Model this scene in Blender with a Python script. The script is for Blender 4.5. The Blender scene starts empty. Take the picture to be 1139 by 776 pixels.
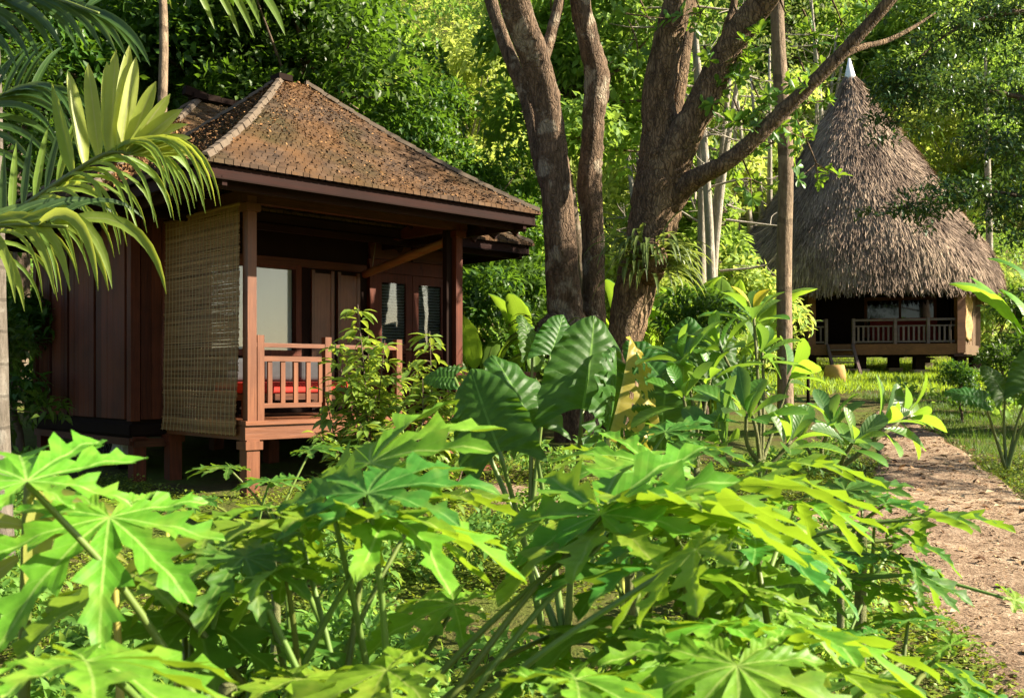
import bpy, math, random
import numpy as np
from mathutils import Vector, Matrix
sc = bpy.context.scene
COL = sc.collection
R = math.radians
F = 1114.0           # focal length of the photograph in its own pixels
EYE = 1.6
HOR = 420.0

def W(px, py, d):
    """point that stands d metres ahead, seen at a photograph pixel"""
    return np.array([(px - 569.5) * d / F, d, EYE + (HOR - py) * d / F])

# ------------------------------------------------------------ object helpers
def link(o):
    COL.objects.link(o); return o

def props(o, label=None, cat=None, group=None, kind=None):
    if label: o['label'] = label
    if cat: o['category'] = cat
    if group: o['group'] = group
    if kind: o['kind'] = kind
    return o

def thing(name, label, cat, loc=(0, 0, 0), rz=0.0, group=None):
    o = link(bpy.data.objects.new(name, None))
    o.empty_display_size = 0.2
    o.location = loc; o.rotation_euler = (0, 0, rz)
    return props(o, label, cat, group)

def obj(name, me, mat=None, parent=None, loc=None):
    if isinstance(me, MB): me = me.mesh(name)
    if mat is not None and not me.materials: me.materials.append(mat)
    o = link(bpy.data.objects.new(name, me))
    if parent is not None: o.parent = parent
    if loc is not None: o.location = loc
    return o

def dup(root, loc, rz, scale=1.0, label=None, group=None):
    r = root.copy(); COL.objects.link(r)
    r.location = loc; r.rotation_euler = (0, 0, rz); r.scale = (scale,) * 3 if not isinstance(scale, tuple) else scale
    if label: r['label'] = label
    if group: r['group'] = group
    for ch in list(root.children):
        c = ch.copy(); COL.objects.link(c); c.parent = r
        for g in list(ch.children):
            e = g.copy(); COL.objects.link(e); e.parent = c
    return r

def np_mesh(name, V, Fc, uv=None, rnd=None, smooth=False):
    """V (n,3); Fc (m,k) int array; uv (n,2) per vertex; rnd (n,) per vertex"""
    V = np.asarray(V, np.float32); Fc = np.asarray(Fc, np.int32)
    me = bpy.data.meshes.new(name)
    n, (m, k) = len(V), Fc.shape
    me.vertices.add(n); me.vertices.foreach_set('co', V.ravel())
    me.loops.add(m * k); me.loops.foreach_set('vertex_index', Fc.ravel())
    me.polygons.add(m)
    me.polygons.foreach_set('loop_start', np.arange(0, m * k, k, dtype=np.int32))
    if smooth: me.polygons.foreach_set('use_smooth', np.ones(m, bool))
    if uv is not None:
        l = me.uv_layers.new(name='UVMap')
        l.data.foreach_set('uv', np.asarray(uv, np.float32)[Fc.ravel()].ravel())
    if rnd is not None:
        a = me.attributes.new('rnd', 'FLOAT', 'POINT')
        a.data.foreach_set('value', np.asarray(rnd, np.float32))
    me.update(calc_edges=True)
    return me

class MB:
    """collects boxes, bars, tubes and free faces into one mesh"""
    def __init__(s): s.v = []; s.f = []; s.sm = []; s.r = []; s.uv = []; s.cr = 0.5
    def add(s, vs, fs, smooth=False, uvs=None):
        b = len(s.v); s.v += [tuple(map(float, p)) for p in vs]
        s.r += [s.cr] * len(vs)
        s.uv += list(uvs) if uvs is not None else [(0.5, 0.5)] * len(vs)
        s.f += [tuple(b + i for i in f) for f in fs]; s.sm += [smooth] * len(fs)
    def box(s, x0, x1, y0, y1, z0, z1):
        s.add([(x0,y0,z0),(x1,y0,z0),(x1,y1,z0),(x0,y1,z0),(x0,y0,z1),(x1,y0,z1),(x1,y1,z1),(x0,y1,z1)],
              [(0,3,2,1),(4,5,6,7),(0,1,5,4),(1,2,6,5),(2,3,7,6),(3,0,4,7)])
    def bar(s, p, q, w, h, up=(0, 0, 1)):
        p = Vector(p); q = Vector(q); d = (q - p).normalized(); up = Vector(up)
        if abs(d.dot(up)) > .98: up = Vector((0, 1, 0))
        a = d.cross(up).normalized(); b = a.cross(d).normalized()
        vs = [e + a * i * w / 2 + b * j * h / 2 for e in (p, q) for i, j in ((-1,-1),(1,-1),(1,1),(-1,1))]
        s.add(vs, [(0,1,2,3),(7,6,5,4),(0,4,5,1),(1,5,6,2),(2,6,7,3),(3,7,4,0)])
    def tube(s, pts, rad, n=10, rng=None, jit=0.0, cap=True, sub=1):
        P = spline(pts, sub); r = np.interp(np.linspace(0, 1, len(P)), np.linspace(0, 1, len(rad)), rad)
        fr = None; rings = []
        ph = np.linspace(0, 2 * math.pi, n, endpoint=False)
        lob = np.ones(n)
        if rng is not None and jit:
            lob = 1 + jit * np.sin(ph * 3 + rng.random() * 6) * .5 + jit * np.sin(ph * 2 + rng.random() * 6) * .5
        for i in range(len(P)):
            t = P[min(i + 1, len(P) - 1)] - P[max(i - 1, 0)]; t /= np.linalg.norm(t) + 1e-9
            if fr is None:
                a = np.cross(t, (0, 0, 1.0) if abs(t[2]) < .9 else (1.0, 0, 0))
            else: a = fr - t * np.dot(fr, t)
            a /= np.linalg.norm(a) + 1e-9; fr = a; b = np.cross(t, a)
            k = lob * (1 + (rng.normal(0, jit * .35, n) if rng is not None and jit else 0))
            rings.append(P[i] + r[i] * (np.cos(ph) * k)[:, None] * a + r[i] * (np.sin(ph) * k)[:, None] * b)
        vs = np.concatenate(rings); m = len(P)
        fs = [(i*n+j, i*n+(j+1) % n, (i+1)*n+(j+1) % n, (i+1)*n+j) for i in range(m - 1) for j in range(n)]
        if cap: fs += [tuple(range(n))[::-1], tuple((m-1)*n + j for j in range(n))]
        s.add(vs, fs, True)
    def disc(s, c, axis, r, h, n=20):
        c = np.array(c, float); a = np.array(axis, float); a /= np.linalg.norm(a)
        s.tube([c - a * h / 2, c + a * h / 2], [r, r], n)
    def mesh(s, name):
        me = bpy.data.meshes.new(name); me.from_pydata(s.v, [], s.f)
        me.polygons.foreach_set('use_smooth', s.sm)
        a = me.attributes.new('rnd', 'FLOAT', 'POINT'); a.data.foreach_set('value', s.r)
        l = me.uv_layers.new(name='UVMap')
        vi = np.empty(len(me.loops), np.int32); me.loops.foreach_get('vertex_index', vi)
        l.data.foreach_set('uv', np.asarray(s.uv, np.float32)[vi].ravel())
        me.update(); return me

def spline(pts, sub):
    P = np.asarray([np.asarray(p, float) for p in pts])
    if sub <= 1 or len(P) < 3: 
        if sub > 1:
            return np.array([P[0] + (P[1]-P[0]) * t for t in np.linspace(0, 1, sub + 1)])
        return P
    Q = np.vstack([2 * P[0] - P[1], P, 2 * P[-1] - P[-2]]); out = []
    for i in range(1, len(Q) - 2):
        p0, p1, p2, p3 = Q[i-1:i+3]
        for t in np.linspace(0, 1, sub, endpoint=False):
            out.append(.5 * (2*p1 + (p2-p0)*t + (2*p0-5*p1+4*p2-p3)*t*t + (3*p1-p0-3*p2+p3)*t**3))
    out.append(P[-1]); return np.array(out)

def unit(a): return a / (np.linalg.norm(a, axis=-1, keepdims=True) + 1e-9)

# leaf templates: (verts, tris, uv); long axis +y, upper side +z
def t_rhomb(w=.28, fold=.08, sag=.06, wy=.42):
    v = np.array([(0,0,0),(w,wy,fold),(0,1,-sag),(-w,wy,fold)])
    return v, np.array([(0,1,2),(0,2,3)]), np.array([(0,0),(1,wy),(0,1),(-1,wy)])
def t_leaf(w=.22, sag=.12, fold=.05, ys=(0,.18,.42,.66,.86,1), prof=(.04,.7,1,.86,.45,0), stalk=0.0):
    V = []; U = []; T = []
    n = len(ys)
    for y, p in zip(ys, prof):
        z = sag * (.25 - (y - .5) ** 2) * 2 - sag * y * .8
        for sgn in (-1, 0, 1):
            V.append((sgn * w * p, y, z + (fold * p if sgn else 0))); U.append((sgn, y))
    for i in range(n - 1):
        a = i * 3
        T += [(a, a+1, a+4), (a, a+4, a+3), (a+1, a+2, a+5), (a+1, a+5, a+4)]
    V = np.array(V); V[:, 1] += stalk
    return V, np.array(T), np.array(U)

def cloud_arrays(T, O, D, N, S, rnd):
    tv, tf, tu = T
    D = unit(D); side = unit(np.cross(D, N)); N = np.cross(side, D)
    n, k = len(O), len(tv)
    S = np.broadcast_to(np.asarray(S, float), (n,))
    V = (O[:, None, :] + S[:, None, None] * (tv[None, :, 0:1] * side[:, None] + tv[None, :, 1:2] * D[:, None] + tv[None, :, 2:3] * N[:, None])).reshape(-1, 3)
    Fc = (tf[None] + (np.arange(n) * k)[:, None, None]).reshape(-1, 3)
    return V, Fc, np.tile(tu, (n, 1)), np.repeat(rnd, k)

def merge(arrs):
    V = []; Fc = []; U = []; Rr = []; b = 0
    for v, f, u, r in arrs:
        V.append(v); Fc.append(f + b); U.append(u); Rr.append(r); b += len(v)
    return np.concatenate(V), np.concatenate(Fc), np.concatenate(U), np.concatenate(Rr)

def leaf_mesh(name, T, O, D, N, S, rnd, smooth=False):
    return np_mesh(name, *cloud_arrays(T, O, D, N, S, rnd), smooth=smooth)

def rdir(rng, n): return unit(rng.normal(size=(n, 3)))

# ------------------------------------------------------------ material helpers
class NT:
    def __init__(s, name):
        s.m = bpy.data.materials.new(name); s.m.use_nodes = True
        s.t = s.m.node_tree; s.t.nodes.clear()
        s.out = s.n('ShaderNodeOutputMaterial')
    def n(s, typ, **kw):
        o = s.t.nodes.new(typ)
        for k, v in kw.items():
            if k.startswith('i_'):
                key = k[2:].replace('_', ' ')
                o.inputs[int(key) if key.isdigit() else key].default_value = v
            else: setattr(o, k, v)
        return o
    def l(s, a, b):
        s.t.links.new(a, b)
    def math(s, op, a, b=None, clamp=False):
        o = s.n('ShaderNodeMath', operation=op, use_clamp=clamp)
        for i, x in enumerate((a, b)):
            if x is None: continue
            if isinstance(x, (int, float)): o.inputs[i].default_value = x
            else: s.l(x, o.inputs[i])
        return o.outputs[0]
    def mix(s, fac, a, b, mode='MIX'):
        o = s.n('ShaderNodeMix', data_type='RGBA', blend_type=mode)
        for key, x in ((0, fac), (6, a), (7, b)):
            if isinstance(x, (int, float)): o.inputs[key].default_value = x
            elif isinstance(x, tuple): o.inputs[key].default_value = (*x, 1) if len(x) == 3 else x
            else: s.l(x, o.inputs[key])
        return o.outputs[2]
    def ramp(s, fac, stops, interp='LINEAR'):
        o = s.n('ShaderNodeValToRGB'); o.color_ramp.interpolation = interp
        e = o.color_ramp.elements
        while len(e) < len(stops): e.new(.5)
        for el, (p, c) in zip(e, stops):
            el.position = p; el.color = (*c, 1) if isinstance(c, tuple) else (c, c, c, 1)
        s.l(fac, o.inputs[0]); return o.outputs[0]
    def noise(s, vec, scale, detail=4, rough=.55, dist=0.0):
        o = s.n('ShaderNodeTexNoise', i_Scale=scale, i_Detail=detail, i_Roughness=rough, i_Distortion=dist)
        if vec is not None: s.l(vec, o.inputs['Vector'])
        return o.outputs[0]
    def coord(s, which='Object', scale=None):
        o = s.n('ShaderNodeTexCoord').outputs[which]
        if scale is not None:
            m = s.n('ShaderNodeMapping'); m.inputs['Scale'].default_value = scale
            s.l(o, m.inputs['Vector']); o = m.outputs[0]
        return o
    def bump(s, h, strength=.3, dist=.02):
        o = s.n('ShaderNodeBump', i_Strength=strength, i_Distance=dist); s.l(h, o.inputs['Height']); return o.outputs[0]
    def principled(s, col, rough=.6, normal=None, spec=.4, metal=0.0, link=True):
        p = s.n('ShaderNodeBsdfPrincipled')
        if isinstance(col, tuple): p.inputs['Base Color'].default_value = (*col, 1)
        else: s.l(col, p.inputs['Base Color'])
        if isinstance(rough, (int, float)): p.inputs['Roughness'].default_value = rough
        else: s.l(rough, p.inputs['Roughness'])
        p.inputs['Specular IOR Level'].default_value = spec; p.inputs['Metallic'].default_value = metal
        if normal is not None: s.l(normal, p.inputs['Normal'])
        if link: s.l(p.outputs[0], s.out.inputs[0])
        return p

def foliage(name, c1, c2, trans, tf=.35, rough=.45, spec=.4, vein=None, veincol=None, objvar=.25, blotch=None, bmp=.22):
    t = NT(name)
    a = t.n('ShaderNodeAttribute', attribute_name='rnd').outputs['Fac']
    col = t.mix(a, c1, c2)
    tcol = t.mix(a, tuple(x * .8 for x in trans), tuple(min(1, x * 1.2) for x in trans))
    nrm = None
    if vein:
        uv = t.n('ShaderNodeSeparateXYZ'); t.l(t.n('ShaderNodeTexCoord').outputs['UV'], uv.inputs[0])
        ax = t.math('ABSOLUTE', uv.outputs[0]); y = uv.outputs[1]
        cnt, slope, wmid, wside = vein
        midv = t.math('LESS_THAN', ax, wmid)
        fr = t.math('FRACT', t.math('SUBTRACT', t.math('MULTIPLY', y, cnt), t.math('MULTIPLY', ax, slope)))
        tri = t.math('ABSOLUTE', t.math('SUBTRACT', fr, .5))       # .5 at vein, 0 between
        sv = t.math('GREATER_THAN', tri, .5 - wside)
        v = t.math('MAXIMUM', midv, t.math('MULTIPLY', sv, .22))
        col = t.mix(v, col, veincol or trans)
        hgt = t.math('ADD', t.math('MULTIPLY', tri, -1.0), t.math('MULTIPLY', v, -.35))
        nz_ = t.noise(t.coord('Object'), 9, 5, .65)
        col = t.mix(t.ramp(nz_, [(.38, .0), (.68, .55)]), col, tuple(x * .55 for x in c1))
        nrm = t.bump(t.math('ADD', hgt, t.math('MULTIPLY', nz_, .35)), bmp, .012)
    if blotch:
        nz = t.noise(t.coord('Object'), blotch[1], 3)
        col = t.mix(t.ramp(nz, [(.52, 0.0), (.68, 1.0)]), col, blotch[0])
    if objvar:
        hs = t.n('ShaderNodeHueSaturation'); r = t.n('ShaderNodeObjectInfo').outputs['Random']
        t.l(t.math('ADD', t.math('MULTIPLY', r, .05), .475), hs.inputs['Hue'])
        t.l(t.math('ADD', t.math('MULTIPLY', r, 2 * objvar), 1 - objvar), hs.inputs['Value'])
        t.l(col, hs.inputs['Color']); col = hs.outputs[0]
    p = t.principled(col, rough, nrm, spec, link=False)
    tr = t.n('ShaderNodeBsdfTranslucent'); t.l(tcol, tr.inputs['Color'])
    mx = t.n('ShaderNodeMixShader', i_0=tf); t.l(p.outputs[0], mx.inputs[1]); t.l(tr.outputs[0], mx.inputs[2])
    t.l(mx.outputs[0], t.out.inputs[0])
    return t.m

def wood(name, c1, c2, axis='z', rough=.5, spec=.35, wear=.5):
    t = NT(name)
    sc_ = {'z': (14, 14, .9), 'x': (.9, 14, 14), 'y': (14, .9, 14)}[axis]
    n1 = t.noise(t.coord('Object', sc_), 2.2, 6, .65, .6)
    n2 = t.noise(t.coord('Object'), 1.7, 3)
    a = t.n('ShaderNodeAttribute', attribute_name='rnd').outputs['Fac']
    f = t.math('ADD', t.math('MULTIPLY', n1, .75), t.math('MULTIPLY', a, .3))
    col = t.ramp(f, [(.3, c1), (.72, c2)])
    col = t.mix(t.math('MULTIPLY', t.ramp(n2, [(.45, 0.0), (.75, 1.0)]), wear), col, tuple(x * .55 for x in c1))
    rg = t.math('ADD', t.math('MULTIPLY', n1, .3), rough - .15)
    t.principled(col, rg, t.bump(n1, .35, .008), spec)
    return t.m

def bark(name, c1, c2, spot, spotamt=.6, scale=1.0, rings=0.0, crack=0.0):
    t = NT(name)
    co = t.coord('Object')
    n1 = t.noise(t.coord('Object', (9*scale, 9*scale, 2.2*scale)), 1.6, 8, .68, .4)
    n2 = t.noise(co, 3.1 * scale, 5, .6)
    n3 = t.noise(co, 9 * scale, 4, .6)
    col = t.ramp(n1, [(.32, c1), (.68, c2)])
    col = t.mix(t.math('MULTIPLY', t.ramp(n2, [(.54, 0.0), (.62, 1.0)]), spotamt), col, spot)
    col = t.mix(t.math('MULTIPLY', t.ramp(n3, [(.6, 0.0), (.7, 1.0)]), .5), col, tuple(x * .45 for x in c1))
    h = t.math('ADD', n1, t.math('MULTIPLY', n3, .4))
    if crack:
        wp = t.n('ShaderNodeVectorMath', operation='ADD'); t.l(t.coord('Object', (1, 1, .10)), wp.inputs[0])
        nv = t.n('ShaderNodeTexNoise', i_Scale=5.0, i_Detail=3.0); t.l(co, nv.inputs['Vector'])
        sc_ = t.n('ShaderNodeVectorMath', operation='SCALE'); sc_.inputs['Scale'].default_value = .16; t.l(nv.outputs['Color'], sc_.inputs[0]); t.l(sc_.outputs[0], wp.inputs[1])
        vo = t.n('ShaderNodeTexVoronoi', feature='DISTANCE_TO_EDGE', i_Scale=24.0); t.l(wp.outputs[0], vo.inputs['Vector'])
        ck = t.ramp(vo.outputs[0], [(.0, 1.0), (.16, 0.0)])
        col = t.mix(t.math('MULTIPLY', ck, crack), col, tuple(x * .4 for x in c1)); h = t.math('SUBTRACT', h, t.math('MULTIPLY', ck, crack))
    if rings:
        sx = t.n('ShaderNodeSeparateXYZ'); t.l(co, sx.inputs[0])
        fz = t.math('FRACT', t.math('ADD', t.math('MULTIPLY', sx.outputs[2], rings), t.math('MULTIPLY', n2, .25)))
        rg = t.math('LESS_THAN', fz, .09)
        col = t.mix(t.math('MULTIPLY', rg, .55), col, tuple(x * .6 for x in c1)); h = t.math('SUBTRACT', h, t.math('MULTIPLY', rg, .5))
    t.principled(col, .85, t.bump(h, .8, .05), .2)
    return t.m

def plain(name, col, rough=.6, spec=.4, metal=0.0, var=.25, scale=6):
    t = NT(name)
    nz = t.noise(t.coord('Object'), scale, 4)
    c = t.mix(nz, tuple(x * (1 - var) for x in col), tuple(min(1, x * (1 + var)) for x in col))
    t.principled(c, rough, t.bump(nz, .1, .005), spec, metal)
    return t.m

def glass(name, tint=(.88, .92, .9), refl=.12):
    t = NT(name)
    tr = t.n('ShaderNodeBsdfTransparent'); tr.inputs[0].default_value = (*tint, 1)
    gl = t.n('ShaderNodeBsdfGlossy', i_Roughness=.03)
    lw = t.n('ShaderNodeLayerWeight', i_Blend=.35)
    f = t.math('ADD', t.math('MULTIPLY', lw.outputs['Fresnel'], .3), refl * .5, True)
    mx = t.n('ShaderNodeMixShader'); t.l(f, mx.inputs[0]); t.l(tr.outputs[0], mx.inputs[1]); t.l(gl.outputs[0], mx.inputs[2])
    t.l(mx.outputs[0], t.out.inputs[0])
    return t.m
# ------------------------------------------------------------ camera, light, sky
HAZE = 0
cam = bpy.data.cameras.new('camera'); co = link(bpy.data.objects.new('camera', cam))
co.location = (0, 0, EYE); co.rotation_euler = (R(90), 0, 0)
cam.sensor_width = 36; cam.lens = 36 * F / 1139
cam.shift_y = (HOR - 388) / 1139
cam.clip_start = .05; cam.clip_end = 1500
cam.dof.use_dof = True; cam.dof.focus_distance = 10.0; cam.dof.aperture_fstop = 8.0
sc.camera = co
EL, SX, SY = 31.0, 1.0, -0.10
sv = Vector((SX, SY, 0)).normalized() * math.cos(R(EL)); sv.z = math.sin(R(EL))
sl = bpy.data.lights.new('sun', 'SUN'); so = link(bpy.data.objects.new('sun', sl))
sl.energy = 5.0; sl.angle = R(.55); sl.color = (1.0, .89, .70)
so.rotation_euler = (-sv).to_track_quat('-Z', 'Y').to_euler(); so.location = (30, -4, 25)
w = bpy.data.worlds.new('World'); sc.world = w; w.use_nodes = True
nt = w.node_tree; bg = nt.nodes['Background']
sky = nt.nodes.new('ShaderNodeTexSky'); sky.sky_type = 'NISHITA'; sky.sun_disc = False
sky.sun_elevation = R(EL); sky.sun_rotation = math.atan2(SX, SY)
nt.links.new(sky.outputs[0], bg.inputs[0]); bg.inputs[1].default_value = .05
sc.view_settings.view_transform = 'Standard'; sc.view_settings.look = 'None'
sc.view_settings.exposure = 1.85; sc.view_settings.gamma = 1
sc.cycles.max_bounces = 7; sc.cycles.diffuse_bounces = 3; sc.cycles.glossy_bounces = 2
sc.cycles.transmission_bounces = 4; sc.cycles.transparent_max_bounces = 6
sc.cycles.use_adaptive_sampling = True; sc.cycles.adaptive_threshold = .02
sc.cycles.caustics_reflective = False; sc.cycles.caustics_refractive = False
sc.cycles.use_denoising = True
sc.cycles.sample_clamp_indirect = 6

# ------------------------------------------------------------ terrain
_yy = np.array([-40, 0, 5, 10, 15, 24, 29, 36, 46, 70, 120, 220.])
_zz = np.array([-.6, -.1, 0, .42, .78, 1.5, 1.72, 2.2, 6.5, 20, 48, 100.])
def H(x, y):
    x = np.asarray(x, float); y = np.asarray(y, float)
    z = sum(np.interp(y + o, _yy, _zz) for o in (-1.5, -.75, 0, .75, 1.5)) / 5
    z = z - .16 * np.exp(-(((x + 4) / 3.2) ** 2 + ((y - 12.3) / 3) ** 2))
    z = z + .035 * np.sin(x * 1.3 + .4) * np.sin(y * 1.1) + .02 * np.sin(x * 2.9 + y * 2.3)
    far = np.clip((y - 34) / 20, 0, 1)
    z = z + far * (2.2 * np.sin(x * .07 + 1) + 1.2 * np.sin(x * .19 + y * .1))
    return z
def gp(x, y): return (float(x), float(y), float(H(x, y)))

xs = np.concatenate([np.linspace(-260, -16, 40), np.linspace(-15.6, 17, 110), np.linspace(18, 280, 42)])
ys = np.concatenate([np.linspace(-60, .5, 16), np.linspace(1, 34, 120), np.linspace(35, 230, 70)])
X, Y = np.meshgrid(xs, ys); nx = len(xs)
V = np.stack([X, Y, H(X, Y)], -1).reshape(-1, 3)
i = (np.arange(len(ys) - 1)[:, None] * nx + np.arange(nx - 1)[None]).ravel()
t = NT('soil_and_moss')
cc = t.coord('Object')
n1 = t.noise(cc, 1.1, 6, .6); n2 = t.noise(cc, 14, 5, .7); n3 = t.noise(cc, 60, 3, .7)
c = t.ramp(n2, [(.3, (.035, .022, .012)), (.55, (.11, .065, .035)), (.75, (.2, .13, .075))])
c = t.mix(t.ramp(n1, [(.38, 1.0), (.6, .25)]), c, t.mix(n3, (.05, .085, .012), (.15, .2, .025)))
t.principled(c, .95, t.bump(t.math('ADD', n2, t.math('MULTIPLY', n3, .5)), .9, .05), .15)
g = obj('ground', np_mesh('ground', V, np.stack([i, i + 1, i + nx + 1, i + nx], -1), smooth=True), t.m)
props(g, 'sloping soil and moss ground of the garden and hillside', None, None, 'structure')

# ------------------------------------------------------------ gravel path
t = NT('path_gravel')
cc = t.coord('Object')
n1 = t.noise(cc, .9, 4); n2 = t.noise(cc, 26, 5, .75); n3 = t.n('ShaderNodeTexVoronoi', i_Scale=48.0); t.l(cc, n3.inputs['Vector'])
n4 = t.noise(cc, 5.5, 6, .7)
c = t.ramp(t.math('ADD', t.math('MULTIPLY', n2, .55), t.math('MULTIPLY', n4, .45)), [(.36, (.10, .062, .036)), (.5, (.30, .205, .13)), (.62, (.54, .42, .29))])
c = t.mix(t.ramp(n1, [(.42, 0.0), (.7, .55)]), c, (.19, .12, .08))
c = t.mix(.4, c, t.n('ShaderNodeTexVoronoi').outputs['Color'], 'MULTIPLY') if False else c
t.principled(c, .95, t.bump(t.math('ADD', t.math('ADD', n2, n4), t.math('MULTIPLY', n3.outputs[0], .25)), .9, .03), .15)
M_gravel = t.m
def strip(name, ctr, wid, lift, label):
    P = spline([(x, y, 0) for x, y in ctr], 14)[:, :2]
    wv = np.interp(np.linspace(0, 1, len(P)), np.linspace(0, 1, len(wid)), wid)
    T_ = np.gradient(P, axis=0); T_ /= np.linalg.norm(T_, axis=1, keepdims=True)
    Nn = np.stack([T_[:, 1], -T_[:, 0]], -1)
    rg = np.random.default_rng(3); K = 15
    s = np.linspace(-1, 1, K)
    ej = 1 + .05 * np.sin(np.arange(len(P)) * .5) + np.convolve(rg.normal(0, .05, len(P)), np.ones(3) / 3, 'same')
    Q = P[:, None] + Nn[:, None] * (s[None, :, None] * (wv * ej)[:, None, None] / 2)
    z = H(Q[..., 0], Q[..., 1]) + lift - np.where(np.abs(s) > .95, .06, 0)[None] + rg.normal(0, .006, Q.shape[:2])
    V = np.concatenate([Q, z[..., None]], -1).reshape(-1, 3)
    i = (np.arange(len(P) - 1)[:, None] * K + np.arange(K - 1)[None]).ravel()
    o = obj(name, np_mesh(name, V, np.stack([i, i + 1, i + K + 1, i + K], -1), smooth=True), M_gravel)
    props(o, label, None, None, 'structure'); return P, wv
PATH1 = strip('path', [(3.4, 2.0), (3.55, 4.5), (3.75, 6.5), (4.05, 9.0), (5.0, 12.0), (5.9, 15.3), (6.7, 17.6)],
              [2.6, 2.5, 2.3, 1.85, 1.2, 1.0, .5], .03, 'pale reddish gravel path winding up to the thatched hut')
PATH2 = strip('side_path', [(4.1, 8.2), (3.0, 8.9), (1.8, 9.2), (.7, 9.6), (-.4, 10.6)], [1.6, 1.0, .9, .9, .9], .02,
              'narrow gravel path crossing to the wooden hut')
def on_path(x, y, pad=0.0):
    m = np.zeros(len(x), bool)
    for P, wv in (PATH1, PATH2):
        for (a, b), ww in zip(P, wv):
            m |= (x - a) ** 2 + (y - b) ** 2 < (ww / 2 + pad) ** 2
    return m

t = NT('thin_haze'); pv = t.n('ShaderNodeVolumePrincipled'); pv.inputs['Color'].default_value = (.93, .96, .88, 1); pv.inputs['Density'].default_value = HAZE; pv.inputs['Anisotropy'].default_value = .25
t.l(pv.outputs[0], t.out.inputs['Volume'])
if HAZE:
    mb = MB(); mb.box(-275, 295, -70, 235, -4, 140); o = obj('haze', mb, t.m); props(o, 'thin pale morning haze over the garden and hillside', None, None, 'stuff')
# ------------------------------------------------------------ wooden hut
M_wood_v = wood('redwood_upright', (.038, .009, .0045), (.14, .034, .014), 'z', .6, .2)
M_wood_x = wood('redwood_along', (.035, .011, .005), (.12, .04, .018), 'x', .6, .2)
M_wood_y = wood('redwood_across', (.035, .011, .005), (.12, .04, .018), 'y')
M_lit_v = wood('sunlit_redwood_upright', (.085, .027, .011), (.20, .070, .027), 'z', .5)  # lighter redwood for posts and rails, sunlight put into the colour
M_lit_x = wood('sunlit_redwood_along', (.085, .027, .011), (.20, .070, .027), 'x', .5)
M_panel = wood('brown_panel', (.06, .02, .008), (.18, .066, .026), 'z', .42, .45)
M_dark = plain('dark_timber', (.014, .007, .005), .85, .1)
M_fascia = wood('fascia_board', (.012, .005, .004), (.034, .013, .010), 'x', .8, .12)
M_white = plain('white_cloth', (.72, .74, .72), .9, .2, 0, .06, 3)
M_pane = glass('window_glass')
def m_shingle():
    t = NT('weathered_shingle')
    a = t.n('ShaderNodeAttribute', attribute_name='rnd').outputs['Fac']
    co_ = t.coord('Object')
    n1 = t.noise(co_, 1.5, 6, .65); n2 = t.noise(co_, 11, 5, .7); n3 = t.noise(co_, .9, 3, .5)
    c = t.ramp(a, [(0, (.035, .024, .018)), (.5, (.07, .045, .03)), (1, (.125, .08, .05))])
    c = t.mix(t.ramp(n1, [(.42, 0.0), (.62, .85)]), c, (.12, .062, .026))
    c = t.mix(t.ramp(n3, [(.46, 0.0), (.62, .75)]), c, (.035, .034, .013))
    c = t.mix(t.math('MULTIPLY', t.ramp(n2, [(.5, 0.0), (.7, 1.0)]), .5), c, (.045, .026, .018))
    t.principled(c, .9, t.bump(n2, .6, .02), .15); return t.m
M_shingle = m_shingle()
M_ridge = plain('ridge_tile', (.115, .088, .064), .9, .15, 0, .5, 14)
HB = np.array([-2.75, 10.5, .5]); HA = math.atan2(.695, .719)
HZ = HB[2]
def hl(u, v, z=0.0):   # hut-local to world
    c, s = math.cos(HA), math.sin(HA)
    return np.array([HB[0] + c * u - s * v, HB[1] + s * u + c * v, HZ + z])
def hloc(p):
    c, s = math.cos(HA), math.sin(HA); dx, dy = p[0] - HB[0], p[1] - HB[1]
    return c * dx + s * dy, -s * dx + c * dy
hut = thing('wooden_hut', 'dark red wooden hut on stilts with brown shingle roof and verandah', 'hut', tuple(HB), HA)
ZF, ZE = .65, 3.07

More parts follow.
